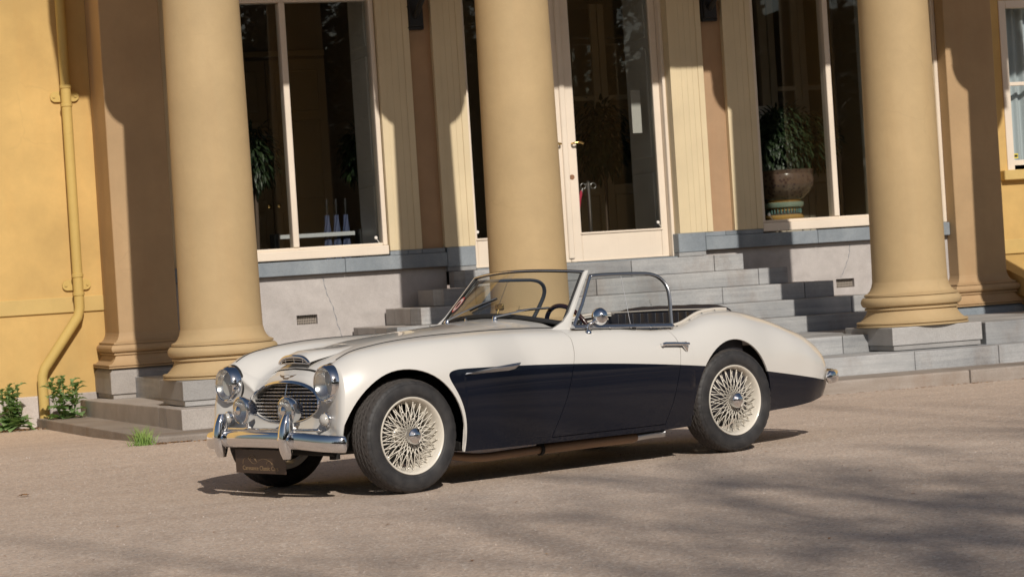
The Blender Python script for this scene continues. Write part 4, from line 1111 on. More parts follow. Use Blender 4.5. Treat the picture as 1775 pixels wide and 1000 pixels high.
# ---- grille
def oval_half(z):
    h = GR_HT if z > GR_Z else GR_HB
    q = max(0, 1-((z-GR_Z)/h)**2); return GR_W*q**.46
def build_grille():
    bm = bmesh.new()
    v = []; n = 64
    pts = [(GR_X-.085, oval_half(GR_Z+GR_HT*math.cos(a)*.999 if math.cos(a) > 0 else GR_Z+GR_HB*math.cos(a)*.999)*1.04*(1 if math.sin(a) >= 0 else -1), (GR_Z+GR_HT*1.04*math.cos(a)) if math.cos(a) > 0 else GR_Z+GR_HB*1.04*math.cos(a)) for a in [2*math.pi*i/n for i in range(n)]]
    g = pyobj('grille', pts, [tuple(range(n))], M['underside'], CAR)
    N = 11; z0, z1 = GR_Z-GR_HB+.014, GR_Z+GR_HT-.012
    for k in range(N):
        z = z0+(z1-z0)*k/(N-1); w = oval_half(z)-.006
        if w < .03: continue
        v, f = [], []; m = max(8, int(w*2/.006))
        for i in range(m+1):
            y = -w+2*w*i/m; wv = .0010*math.sin(y*2*math.pi/.036)
            x = grx(y, z)-.024+wv
            v += [(x-.012, y, z-.0058), (x+.002, y, z-.0054), (x+.008, y, z-.001), (x+.004, y, z+.0048), (x-.012, y, z+.0052)]
        for i in range(m):
            for j in range(5):
                a = i*5+j; b = i*5+(j+1) % 5; f.append((a, b, b+5, a+5))
        pyobj('slat', v, f, M['chrome'], g, True, 60)
    tube('centre_bar', [(grx(0, .4)-.012, 0, GR_Z-GR_HB+.004), (grx(0, .5)-.010, 0, GR_Z), (grx(0, .61)-.012, 0, GR_Z+GR_HT-.006)], .004, M['chrome'], g, 8)
    # crescent trim over the upper edge and a slim bead round the lower one
    v, f = [], []; K = 60
    for i in range(K+1):
        a = -math.pi*.545+2*math.pi*.545*i/K
        y = (GR_W+.004)*math.copysign(abs(math.sin(a))**.92, math.sin(a)); z = GR_Z+(GR_HT+.002)*math.cos(a)
        x = grx(y, z)
        wd = .006+.013*max(0, math.cos(a))**.9
        o_ = Vector((0, math.sin(a)*.35, math.cos(a))).normalized()
        c = Vector((x, y, z))
        v += [c+Vector((-.004, 0, 0))-o_*.004, c+Vector((.012, 0, 0))+o_*.001, c+Vector((.013-.3*wd, 0, 0))+o_*wd*.6, c+Vector((-.012-.5*wd, 0, 0))+o_*wd*1.15]
    f = [(i*4+j, i*4+j+1, i*4+j+5, i*4+j+4) for i in range(K) for j in range(3)]
    pyobj('grille_surround', v, f, M['chrome'], g, True, 70)
    pts = []
    for i in range(41):
        a = math.pi*.5+math.pi*i/40
        y = GR_W*math.sin(a); z = GR_Z+GR_HB*math.cos(a); pts.append((grx(y, z)-.002, y, z))
    tube('lower_bead', pts, .0055, M['chrome'], g, 8)
build_grille()
# ---- bonnet intake and emblem
def build_scoop():
    W, n = .145, 24
    v = []
    base = lambda x: surf(x, 0).z
    rows = []
    for i in range(n+1):
        y = -W+2*W*i/n; e = (1-(y/W)**4)
        row = []
        for x, h in ((.258, .010), (.262, .030*e+.010), (.245, .040*e+.010), (.20, .046*e+.008), (.12, .038*e+.004), (.02, .016*e+.001), (-.08, .000)):
            row.append((x, y*(1-.15*(.258-x)/.34), surf(min(x, .29), abs(y)/.19).z+h-.001))
        rows.append(row)
    v = [p for r in rows for p in r]; k = 7
    f = [(i*k+j, i*k+j+1, (i+1)*k+j+1, (i+1)*k+j) for i in range(n) for j in range(1, k-1)]
    s = pyobj('bonnet_intake', v, f, M['ivory'], BONNET, True, 60)
    # chrome mouth
    pts = [Vector(r[1])+Vector((.004, 0, .001)) for r in rows]
    t, ff = tube_geo(pts, [.0075+.004*(1-(2*i/n-1)**2) for i in range(n+1)], 10)
    low = [Vector(r[0])+Vector((.006, 0, -.006)) for r in rows]; tube_geo(low, .0045, 8, t, ff)
    tube_geo([low[0], pts[0]], .0075, 8, t, ff); tube_geo([low[-1], pts[-1]], .0075, 8, t, ff)
    pyobj('intake_surround', t, ff, M['chrome'], BONNET, True, 60)
    q = [Vector(r[0])+Vector((-.010, 0, -.004)) for r in rows]; q2 = [Vector(r[1])+Vector((-.010, 0, .0)) for r in rows]
    pyobj('intake_mouth', q+q2, [(i, i+1, n+2+i, n+1+i) for i in range(n)], M['underside'], BONNET)
    t, ff = [], []
    mid = [(a+b)/2+Vector((.004, 0, 0)) for a, b in zip(low, pts)]; tube_geo(mid[1:-1], .0024, 6, t, ff)
    for i in (5, 12, 19): tube_geo([low[i], pts[i]], .0024, 6, t, ff)
    pyobj('intake_bars', t, ff, M['chrome'], BONNET, True)
    # winged emblem plate on the nose
    out = [(-.082, .010), (-.055, .004), (-.02, .004), (.0, .008), (.02, .004), (.055, .004), (.082, .010), (.060, -.006), (.034, -.012), (.022, -.020), (-.022, -.020), (-.034, -.012), (-.060, -.006)]
    vv = []
    for y, z in out:
        zz = .651+z*.8
        vv.append((.3165-(zz-.651)*.75-.12*y*y, y, zz))
    v2 = [(a-.006, b, c-.003) for a, b, c in vv]; m = len(out)
    fs = [tuple(range(m))]+[(i, (i+1) % m, m+(i+1) % m, m+i) for i in range(m)]
    pyobj('nose_emblem', vv+v2, fs, plain('emblem_bronze', (0.42, 0.34, 0.27), 0.35, 0.9), BODY)
build_scoop()
# ---- front bumper, overriders, plate
def bumper(name, path, rz=.046, rx=.028):
    pts = smooth_path(path, 10); v, f = [], []; n = 20; k = len(pts)
    for i, p in enumerate(pts):
        t = (pts[min(i+1, k-1)]-pts[max(i-1, 0)]).normalized(); nrm = Vector((t.y, -t.x, 0)).normalized()
        if nrm.x*(1 if path[len(path)//2][0] > 0 else -1) < 0: nrm = -nrm
        en = min(1.0, .25+min(i, k-1-i)/5)
        for j in range(n):
            a = 2*math.pi*j/n; c, s = math.cos(a), math.sin(a)
            v.append(p+nrm*(rx*en*math.copysign(abs(c)**.8, c))+Vector((0, 0, rz*en*math.copysign(abs(s)**.75, s))))
    f = ring_faces(n, k); f += [tuple(range(n-1, -1, -1)), tuple((k-1)*n+i for i in range(n))]
    return pyobj(name, v, f, M['chrome'], CAR, True, 60)
FB = bumper('front_bumper', [(.405, .680, .298), (.452, .655, .302), (.503, .56, .310), (.535, .40, .322), (.545, .2, .326), (.548, 0, .327), (.545, -.2, .326), (.535, -.40, .322), (.498, -.53, .310), (.445, -.610, .302), (.395, -.635, .298)], .046, .026)
def overrider(y, parent, xb=.548, zc=.335):
    rows = []; K, n = 18, 20
    for i in range(K+1):
        t = i/K; z = zc-.108+.235*t
        w = .036*(1-.25*t)*min(1, .35+2.6*math.sin(math.pi*min(max(t, .012), .988))**.75*.4+.05)
        w = .041*(1-.20*t)*math.sin(math.pi*min(max(t, .03), .97))**.22
        dx = .012+.010*math.sin(math.pi*t)-.016*t
        dep = .040*math.sin(math.pi*min(max(t, .03), .97))**.28
        for j in range(n):
            a = 2*math.pi*j/n; c, s = math.cos(a), math.sin(a)
            rows.append((xb+dx+dep*math.copysign(abs(c)**.7, c), y+w*math.copysign(abs(s)**.8, s), z))
    f = ring_faces(n, K+1)+[tuple(range(n-1, -1, -1)), tuple(K*n+i for i in range(n))]
    return pyobj('overrider', rows, f, M['chrome'], parent, True, 70)
for y in (.328, -.328):
    o = overrider(y, FB)
    for s in (-1, 1): lathe('collar', [(.034, -.012), (.036, 0), (.034, .012)], M['chrome'], FB, 20, 'y', (.549, y+s*.042, .325), True, 40)
def build_plate():
    brown = plain('brown_plate', (0.060, 0.036, 0.026), 0.45); gold = plain('gold_print', (0.36, 0.25, 0.14), 0.45, 0.2)
    px, ym, z0, z1 = .523, .250, .140, .268
    pl = cpart(box('show_plate', px-.003, px, -ym, ym, z0, z1, brown, None, .001))
    cu = bpy.data.curves.new('plate_text', 'FONT'); cu.body = 'Caresance Classic Cars'; cu.size = .050; cu.align_x = 'CENTER'; cu.extrude = .0003
    to = bpy.data.objects.new('plate_text', cu); COL.objects.link(to)
    bpy.context.view_layer.update()
    me = bpy.data.meshes.new_from_object(to.evaluated_get(bpy.context.evaluated_depsgraph_get())); bpy.data.objects.remove(to)
    me.name = 'plate_lettering'
    xs_ = [q.co.x for q in me.vertices]; wd = max(xs_)-min(xs_); k = .355/wd
    for q in me.vertices:
        x_, y_, z_ = q.co; q.co = (px+.0012+z_, x_*k, z0+.018+y_*.66)
    for mm in list(me.materials): pass
    me.materials.clear(); o = bpy.data.objects.new('plate_lettering', me); COL.objects.link(o); me.materials.append(gold); o.parent = pl
    v, f = [], []
    for path in ([(-.175, .050), (-.165, .074), (-.135, .084), (-.11, .076), (-.085, .058), (-.06, .052), (-.03, .060), (0, .074), (.035, .080), (.07, .076), (.10, .066), (.13, .05)], [(-.115, .078), (-.10, .096), (-.08, .100), (-.06, .092), (-.035, .064)], [(-.105, .070), (-.085, .088), (-.065, .086), (-.045, .066)], [(.06, .052), (.075, .066), (.095, .068), (.11, .058), (.118, .048)]):
        tube_geo([(px+.001, a, z0+b) for a, b in [tuple(q)[:2] for q in smooth_path([(a, b, 0) for a, b in path], 5)]], .0008, 5, v, f)
    pyobj('plate_line_drawing', v, f, gold, pl)
build_plate()
cpart(bumper('rear_bumper', [(-3.215, .585, .372), (-3.30, .560, .373), (-3.40, .46, .374), (-3.455, .25, .375), (-3.47, 0, .375), (-3.455, -.25, .375), (-3.40, -.46, .374), (-3.30, -.560, .373), (-3.215, -.585, .372)], .040, .024))

# ---- windscreen
WT = lambda y: Vector((-1.405+.085*(1-(y/.51)**2), y, 1.112+.026*(1-(y/.51)**2)))       # top edge
WB = lambda y: Vector((-1.165+.110*(1-(y/.60)**2), y, .818+.072*(1-abs(y/.60)**2.2)))   # bottom edge
def build_screen():
    n, k = 32, 6; v = []
    for i in range(n+1):
        s = -1+2*i/n
        for j in range(k+1):
            t = j/k; a, b = WB(s*.585), WT(s*.50); p = a.lerp(b, t); p.x += .012*math.sin(math.pi*t); v.append(p)
    f = [(i*(k+1)+j, i*(k+1)+j+1, (i+1)*(k+1)+j+1, (i+1)*(k+1)+j) for i in range(n) for j in range(k)]
    ws = pyobj('windscreen', v, f, M['carglass'], CAR, True)
    tube('top_rail', [WT(-.515+1.03*i/30) for i in range(31)], .0095, M['blackframe'], ws, 10)
    tube('top_bead', [WT(-.515+1.03*i/30)+Vector((.010, 0, .002)) for i in range(31)], .004, M['chrome'], ws, 8)
    tube('bottom_seal', [WB(-.59+1.18*i/30)+Vector((0, 0, .004)) for i in range(31)], .013, M['seal'], ws, 8)
    for s in (1, -1):
        # ivory pillar: a flat blade that spreads at the foot
        vv = []
        for t, w, th in ((-.06, .085, .030), (0, .060, .030), (.08, .042, .028), (.25, .032, .026), (.5, .028, .024), (.75, .026, .022), (1.0, .026, .022), (1.03, .022, .018)):
            c = WB(.600).lerp(WT(.512), t) if t >= 0 else WB(.600)+Vector((.03, .01, .35*t))
            back = w*.55; fwd = w*.45
            sh = .050*max(0, .12-t)/.12 if t < .12 else 0
            for dx, dy in ((fwd+sh, th*.45), (fwd*.3, th*.75), (-back, th*.6), (-back, -th*.5), (fwd*.6+sh, -th*.5)):
                vv.append((c.x+dx, s*(c.y+dy), c.z))
        ff = ring_faces(5, 8)+[(4, 3, 2, 1, 0), tuple(35+i for i in range(5))]
        p = pyobj('pillar', vv, ff, M['ivory'], ws, True, 50)
        tube('pillar_seal', [WB(.585).lerp(WT(.498), t/8)+Vector((.004, 0, 0)) if s > 0 else (lambda q: Vector((q.x+.004, -q.y, q.z)))(WB(.585).lerp(WT(.498), t/8)) for t in range(9)], .008, M['seal'], ws, 8)
    # round sticker and tax label on the far side of the glass
    def on(sy, t, off=.004):
        a, b = WB(sy), WT(sy*.5/.585); return a.lerp(b, t)+Vector((.012*math.sin(math.pi*t)+off, 0, off*.4))
    cy_, ct = -.478, .42
    def disc(r0, r1, m, nm, off):
        vv = []; N = 36
        for r in (r0, r1):
            for i in range(N):
                a = 2*math.pi*i/N; vv.append(on(cy_+r*math.cos(a), ct+r*math.sin(a)/.375, off))
        pyobj(nm, vv, ring_faces(N, 2), m, ws)
    red = plain('red_sticker', (0.62, 0.07, 0.08), 0.5); wht = plain('white_sticker', (0.80, 0.74, 0.70), 0.5)
    disc(.047, .058, red, 'sticker_rim', .0055); disc(.029, .047, wht, 'sticker', .0055); disc(.022, .029, red, 'sticker_inner_ring', .0055)
    vv = [on(-.555, .03), on(-.525, .03), on(-.525, .14), on(-.555, .14)]
    pyobj('label_sticker', vv, [(0, 1, 2, 3)], wht, ws)
    # wipers
    for yb, ye in ((-.30, -.02), (.18, .43)):
        base = WB(yb)+Vector((.070, 0, -.012))
        w = lathe('wiper', [(.017, -.012), (.015, .008), (.010, .020), (.004, .024)], M['chrome'], ws, 14, 'z', tuple(base))
        e = on(ye-.06, .27 if yb < 0 else .19, .018)
        tube('wiper_arm', [base+Vector((0, 0, .016)), base.lerp(e, .5)+Vector((.018, 0, .006)), e], [.006, .005, .0035], M['alloy'], w, 8)
        tube('wiper_blade', [on(ye-.155, .155 if yb < 0 else .12, .011), on(ye-.05, .27 if yb < 0 else .19, .012), on(ye+.055, .38 if yb < 0 else .26, .011)], .0055, M['seal'], w, 8)
        tube('blade_spine', [on(ye-.155, .155 if yb < 0 else .12, .019), on(ye-.05, .27 if yb < 0 else .19, .022), on(ye+.055, .38 if yb < 0 else .26, .019)], .004, M['alloy'], w, 8)
    lathe('washer_jet', [(.008, -.006), (.008, .008), (.003, .014)], M['chrome'], ws, 10, 'z', (-.985, -.08, surf(-.985, .4).z+.004))
    return ws
WS = build_screen()
# ---- side screens
def build_side_screen(s, parent):
    def pt(x, z):       # leans inwards with height
        y = .668-.145*(z-.775)/.32+.018*math.sin(math.pi*max(0, min(1, (z-.775)/.32)))*0
        return Vector((x, s*y, z))
    out = [(-1.205, .822), (-1.30, .925), (-1.432, 1.088), (-1.52, 1.090), (-1.65, 1.088), (-1.77, 1.084), (-1.862, 1.078), (-1.925, 1.060), (-1.962, 1.025), (-1.972, .980), (-1.957, .92), (-1.928, .845), (-1.900, .774)]
    top = out[2:]
    vv = [pt(*p) for p in out]
    g = pyobj('side_screen', vv, [tuple(range(len(vv)))], M['perspex'], CAR)
    tube('front_rail', [pt(-1.185, .812), pt(-1.30, .930), pt(-1.430, 1.086)], .0105, M['alloy'], g, 8)
    path = smooth_path([tuple(pt(*p)) for p in top], 5)
    v, f = tube_geo(path, .0135, 10, flat=.75); pyobj('hoop', v, f, M['railgrey'], g, True, 60)
    v, f = tube_geo([p+Vector((0, s*.010, -.003)) for p in path], .006, 8); pyobj('hoop_bead', v, f, M['chrome'] if False else M['alloy'], g, True, 60)
    tube('bottom_rail', [pt(-1.175, .808), pt(-1.55, .790), pt(-1.905, .772)], .014, M['alloy'], g, 8)
    tube('bottom_channel', [pt(-1.175, .808)+Vector((0, s*.014, -.004)), pt(-1.55, .790)+Vector((0, s*.014, -.004)), pt(-1.905, .772)+Vector((0, s*.014, -.004))], .0085, M['alloy'], g, 8)
    for i in range(5):
        x = -1.28-.15*i; z = .808-.053*(abs(x)-1.175); q = pt(x, z)
        lathe('screw', [(.0, .006), (.006, .004), (.007, 0)], M['chrome'], g, 8, 'y', (q.x, q.y+s*.022, q.z-.004))
    tube('sliding_edge', [pt(-1.66, 1.085), pt(-1.60, .80)], .0016, M['alloy'], g, 6)
    vv = [pt(-1.585, .79), pt(-1.645, .79), pt(-1.66, .845), pt(-1.60, .845)]
    tube('finger_pull', [pt(-1.80, .925)+Vector((0, s*.006, 0)), pt(-1.80, .895)+Vector((0, s*.006, 0))], .005, M['perspex'], g, 6)
    # dark weather flap below the rail
    a = [pt(-1.155+(-1.62+1.155)*i/8, .802-.020*i/8)+Vector((0, s*.020, 0)) for i in range(9)]; b = [(lambda q: Vector((q.x, s*(q.y+.004), q.z+.002)))(surf(p.x, 4.35)) for p in a]
    pyobj('weather_flap', a+b, [(i, i+1, 10+i, 9+i) for i in range(8)], M['seal'], g)
    for x in (-1.30, -1.80):
        tube('mounting_peg', [pt(x, .79), Vector((x, s*.665, .70))], .007, M['chrome'], g, 8)
build_side_screen(1, DOOR); build_side_screen(-1, DOORF)
# ---- mirror, handles, side flash
def build_trim(s, door):
    b = side_at(-1.262, .757) if False else surf(-1.262, 4.75); b.y *= s
    mi = lathe('door_mirror', [(.020, -.004), (.018, .006), (.010, .014)], M['chrome'], CAR, 16, 'z', tuple(b))
    tube('arm', [tuple(b+Vector((0, 0, .008))), tuple(b+Vector((.0, s*.004, .040))), tuple(b+Vector((-.03, s*.012, .055))), tuple(b+Vector((-.055, s*.014, .072)))], [.009, .008, .008, .008], M['chrome'], mi, 10)
    c = b+Vector((-.078, s*.012, .083)); v = []; n = 28
    ax = Vector((1, s*.55, .05)).normalized(); e1 = ax.cross(Vector((0, 0, 1))).normalized(); e2 = e1.cross(ax)
    prof = [(.0, .034), (.018, .032), (.032, .025), (.042, .013), (.0465, 0), (.0475, -.010), (.044, -.014), (.0, -.014)]
    for r, h in prof:
        for i in range(n):
            a = 2*math.pi*i/n; v.append(c+ax*h+e1*(r*math.cos(a))+e2*(r*1.06*math.sin(a)))
    pyobj('mirror_head', v, ring_faces(n, len(prof)), M['chrome'], mi, True, 45)
    # door handle
    pts = [side_at(x, z) for x, z in ((-1.735, .672), (-1.76, .674), (-1.83, .670), (-1.90, .664), (-1.935, .662))]
    pts = [Vector((p.x, s*(p.y+.024), p.z)) for p in pts]
    h = tube('door_handle', pts, [.007, .010, .010, .0095, .008], M['chrome'], CAR, 12)
    q = side_at(-1.91, .662); tube('latch_drop', [Vector((-1.895, s*(q.y+.022), .66)), Vector((-1.915, s*(q.y+.020), .638)), Vector((-1.925, s*(q.y+.014), .624))], [.011, .012, .007], M['chrome'], h, 10)
    for x in (-1.745, -1.915):
        q = side_at(x, .668); tube('handle_post', [(x, s*(q.y-.004), .668), (x, s*(q.y+.022), .668)], .009, M['chrome'], h, 10)
    vv, N = [], 28      # shallow finger recess read as a dished plate
    for rr, dep in ((1.0, .0012), (.8, .0030), (.0, .0055)):
        for i in range(N):
            a = 2*math.pi*i/N; x, z = -1.785+.055*rr*math.cos(a), .671+.036*rr*math.sin(a); q = side_at(x, z); vv.append((x, s*(q.y+.0015 if rr == 1 else q.y+.0010), z))
    # chrome flash on the front wing
    prof = [(-.325, .606, .001), (-.335, .614, .010), (-.50, .629, .015), (-.66, .641, .016), (-.712, .644, .003)]
    bot = [(-.325, .602), (-.40, .602), (-.50, .605), (-.62, .606), (-.665, .612)]
    a = []; 
    for (x, z, d), (x2, z2) in zip(prof, bot):
        p, q = side_at(x, z), side_at(x2, z2); m_ = side_at((x+x2)/2, (z+z2)/2)
        a += [(p.x, s*(p.y+.001), p.z), (m_.x, s*(m_.y+.015), m_.z+.004), (q.x, s*(q.y+.001), q.z)]
    f = [(i*3+j, i*3+j+1, i*3+j+4, i*3+j+3) for i in range(4) for j in range(2)]
    pyobj('side_flash', a, f, M['alloy'], CAR, False)
build_trim(1, DOOR); build_trim(-1, DOORF)
# wing seams (beading between wing and shroud)
for s in (1, -1):
    tube('wing_beading', [(lambda p: Vector((p.x, s*p.y, p.z+.0015)))(Vector(net_pt(u_of_x(.352-(.352+1.09)*i/60), 3.92))) for i in range(61)], .0028, M['gap'], CAR, 6)
    q = [(lambda p: Vector((p.x, s*p.y, p.z)))(Vector(net_pt(0.0+.0*i, 6.0))) for i in range(1)]
    pts = [Vector((.412-.0*i, s*.500, .50-.022*i)) for i in range(2)]
# cockpit rim: chrome strip and white piping
def build_cockpit():
    x0, x1 = -1.86, -2.47
    for s in (1, -1):
        pts = [surf(x0+(x1-x0)*i/30, 3.0) for i in range(31)]; pts = [Vector((p.x, s*(p.y+.004), p.z+.006)) for p in pts]
        tube('cockpit_rim', pts, .0105, M['piping'], CAR, 8)
        pts = [surf(-1.18+(x0+.01+1.18)*i/24, 3.0) for i in range(25)]; pts = [Vector((p.x, s*p.y, p.z+.003)) for p in pts]
        tube('door_capping', pts, .008, M['ivory'], CAR, 8)
        pts = [surf(x0+(x1-x0)*i/20, 3.25) for i in range(0, 21, 4)]
        for p in pts: lathe('snap_stud', [(.006, -.003), (.006, .004), (.002, .007)], M['chrome'], CAR, 8, 'z', (p.x, s*p.y, p.z))
    # tub: floor, sides, bulkheads
    bm = bmesh.new(); bx(bm, -2.46, -1.12, -.66, .66, .24, .27)
    for s in (1, -1): bx(bm, -2.46, -1.12, min(s*.60, s*.66), max(s*.60, s*.66), .27, .72)
    bx(bm, -1.14, -1.10, -.60, .60, .27, .80); bx(bm, -2.50, -2.46, -.55, .55, .27, .82)
    cpart(obj('cockpit_tub', bm, M['leather']))
    # padded scuttle and fascia
    v = []; n = 30
    for i in range(n+1):
        y = -.60+1.2*i/n; b = WB(y*.97)
        v += [(b.x-.005, y, b.z-.004), (b.x-.07, y*.99, b.z+.004), (b.x-.15, y*.98, b.z-.010), (b.x-.175, y*.97, b.z-.04), (b.x-.16, y*.97, b.z-.20)]
    f = [(i*5+j, i*5+j+1, (i+1)*5+j+1, (i+1)*5+j) for i in range(n) for j in range(4)]
    d = pyobj('fascia', v, f, M['leather'], CAR, True, 60)
    lathe('instrument', [(.052, -.004), (.056, 0), (.050, .006), (.001, .007)], M['chrome'], d, 24, 'x', (-1.285, .36, .77))
    # interior mirror on its stem, brass colour painting in a blurred reflection
    st = tube('interior_mirror', [(-1.15, 0, .885), (-1.165, 0, .925)], .006, M['brass'], CAR, 8)
    o = box('mirror_reflection_shell', -1.182, -1.165, -.038, .038, .920, .958, M['brass'], st, .008, 2)
    # steering wheel
    c = Vector((-1.43, .320, .745)); ax = Vector((-.93, 0, .36)).normalized(); e1 = Vector((0, 1, 0)); e2 = ax.cross(e1)
    ring = [c+e1*(0.195*math.cos(2*math.pi*i/48))+e2*(.195*math.sin(2*math.pi*i/48)) for i in range(48)]
    m_, n_, l_, p_ = mat('wood_rim'); setp(p_, Base_Color=(0.045, 0.014, 0.012, 1), Roughness=0.25, Coat_Weight=0.5)
    sw = tube('steering_wheel', ring, .0135, m_, CAR, 12, True)
    t, ff = [], []
    for a in (math.pi*.5+.0, math.pi*.5+2.09, math.pi*.5-2.09): tube_geo([c-ax*.02, c+e1*(.2*math.cos(a))+e2*(.2*math.sin(a))], .006, 8, t, ff)
    pyobj('spoke', t, ff, M['alloy'], sw, True)
    tube('column', [c, c-ax*.30], .022, M['blackframe'], sw, 12); tube('horn_boss', [c-ax*.03, c+ax*.012], [.045, .036], M['blackframe'], sw, 20)
    # front seats
    for y in (.33, -.33):
        v = []; n = 16
        for i in range(n+1):
            s = -1+2*i/n; e = 1-abs(s)**3.2
            for x, z in ((-1.62, .40), (-1.70, .53), (-1.77, .62), (-1.83, .66+.035*e), (-1.86, .655+.035*e), (-1.88, .60), (-1.86, .40)):
                v.append((x-.03*e*(1 if x > -1.8 else -.2), y+s*.235, .40+(z-.40)*(.72+.28*e**.5) if z > .45 else z))
        f = [(i*7+j, i*7+j+1, (i+1)*7+j+1, (i+1)*7+j) for i in range(n) for j in range(6)]
        se = pyobj('seat', v, f, M['leather'], CAR, True, 60)
        bm = bmesh.new(); bx(bm, -1.80, -1.30, y-.23, y+.23, .30, .44, .04, 3); obj('cushion', bm, M['leather'], se, True)
    # fluted rear squab
    rs = cpart(box('rear_squab', -2.46, -2.42, -.46, .46, .42, .838, M['leather'], None, .01))
    for i in range(13):
        y = -.455+.07*i; b = bmesh.new(); bx(b, -2.425, -2.402, y+.0004, y+.0696, .44, .834, .006, 2); obj('flute', b, M['leather'], rs, True)
    tube('squab_piping', [(-2.412, -.46, .842), (-2.412, 0, .847), (-2.412, .46, .842)], .006, M['piping'], rs, 8)
    for s in (1, -1):
        pth = smooth_path([(-2.02, s*.575, .70), (-2.16, s*.560, .765), (-2.30, s*.535, .80), (-2.42, s*.505, .805)], 6)
        v = list(pth)+[Vector((p.x, p.y-s*.02, .45)) for p in pth]; k = len(pth)
        q = pyobj('quarter_trim', v, [(i, i+1, k+i+1, k+i) for i in range(k-1)], M['leather'], CAR, True)
        tube('quarter_piping', pth, .007, M['piping'], q, 8)
    # folded hood under its cover
    v = []; n, k = 40, 10
    for i in range(n+1):
        y = -.52+1.04*i/n; e = (1-abs(y/.53)**6)
        for j in range(k+1):
            a = math.pi*j/k; v.append((-2.50+.085*math.cos(a)*e-.02*abs(y), y, .822+.050*e*math.sin(a)**.8*(1+.06*math.sin(y*40)*.3)))
    pyobj('folded_hood_cover', v, [(i*(k+1)+j, i*(k+1)+j+1, (i+1)*(k+1)+j+1, (i+1)*(k+1)+j) for i in range(n) for j in range(k)], M['leather'], CAR, True)
build_cockpit()
# ---- underside
def build_under():
    bm = bmesh.new()
    bx(bm, -2.55, -.40, -.56, .56, .185, .25); bx(bm, -.40, .22, -.40, .40, .24, .60); bx(bm, .22, .36, -.36, .36, .235, .30); bx(bm, -1.98, -.33, -.66, .66, .20, .24)
    bx(bm, -2.85, -1.95, -.48, .48, .27, .60)
    u = cpart(obj('chassis', bm, M['underside']))
    tube('front_axle', [(0, -.56, .27), (0, 0, .24), (0, .56, .27)], .03, M['underside'], u, 10)
    tube('track_rod', [(.16, -.55, .25), (.16, .55, .25)], .014, M['underside'], u, 8)
    for y in (.36, -.36):
        tube('suspension_arm', [(.22, y*.9, .24), (.06, y*1.5, .25)], .022, M['underside'], u, 8); tube('damper', [(.28, y, .30), (.28, y, .20)], .03, M['underside'], u, 10)
    tube('anti_roll_bar', [(.34, -.45, .235), (.34, .45, .235)], .012, M['underside'], u, 8)
    tube('rear_axle', [(-2.337, -.58, .30), (-2.337, .58, .30)], .045, M['underside'], u, 12)
    rust = plain('exhaust_metal', (0.26, 0.17, 0.11), 0.6, 0.4)
    ex = cpart(tube('exhaust', smooth_path([(-.28, .36, .20), (-.40, .46, .16), (-.55, .54, .135), (-.75, .56, .138), (-.95, .57, .142)], 5), .024, rust, None, 14))
    tube('silencer', [(-.96, .57, .142), (-.98, .575, .144), (-1.60, .605, .148), (-1.63, .605, .148)], [.023, .029, .029, .023], rust, ex, 18)
    tube('clamp', [(-.945, .57, .142), (-.965, .57, .142)], .034, M['underside'], ex, 14)
    for dy in (0, -.06):
        v, f = [], []
        tube_geo([(-1.62, .60+dy, .150), (-1.72, .62+dy, .158), (-1.80, .665+dy, .162)], .024, 14, v, f)
        pyobj('tail_pipe', v, f, M['alloy'], ex, True, 40)
        tube('pipe_mouth', [(-1.79, .659+dy, .1615), (-1.8006, .6656+dy, .1621)], .0205, M['underside'], ex, 14)
    for i in range(3):
        lathe('sill_bolt', [(.0, .012), (.008, .010), (.009, 0)], M['brass'], u, 8, 'y', (-.42-.14*i, .672, .212))
build_under()

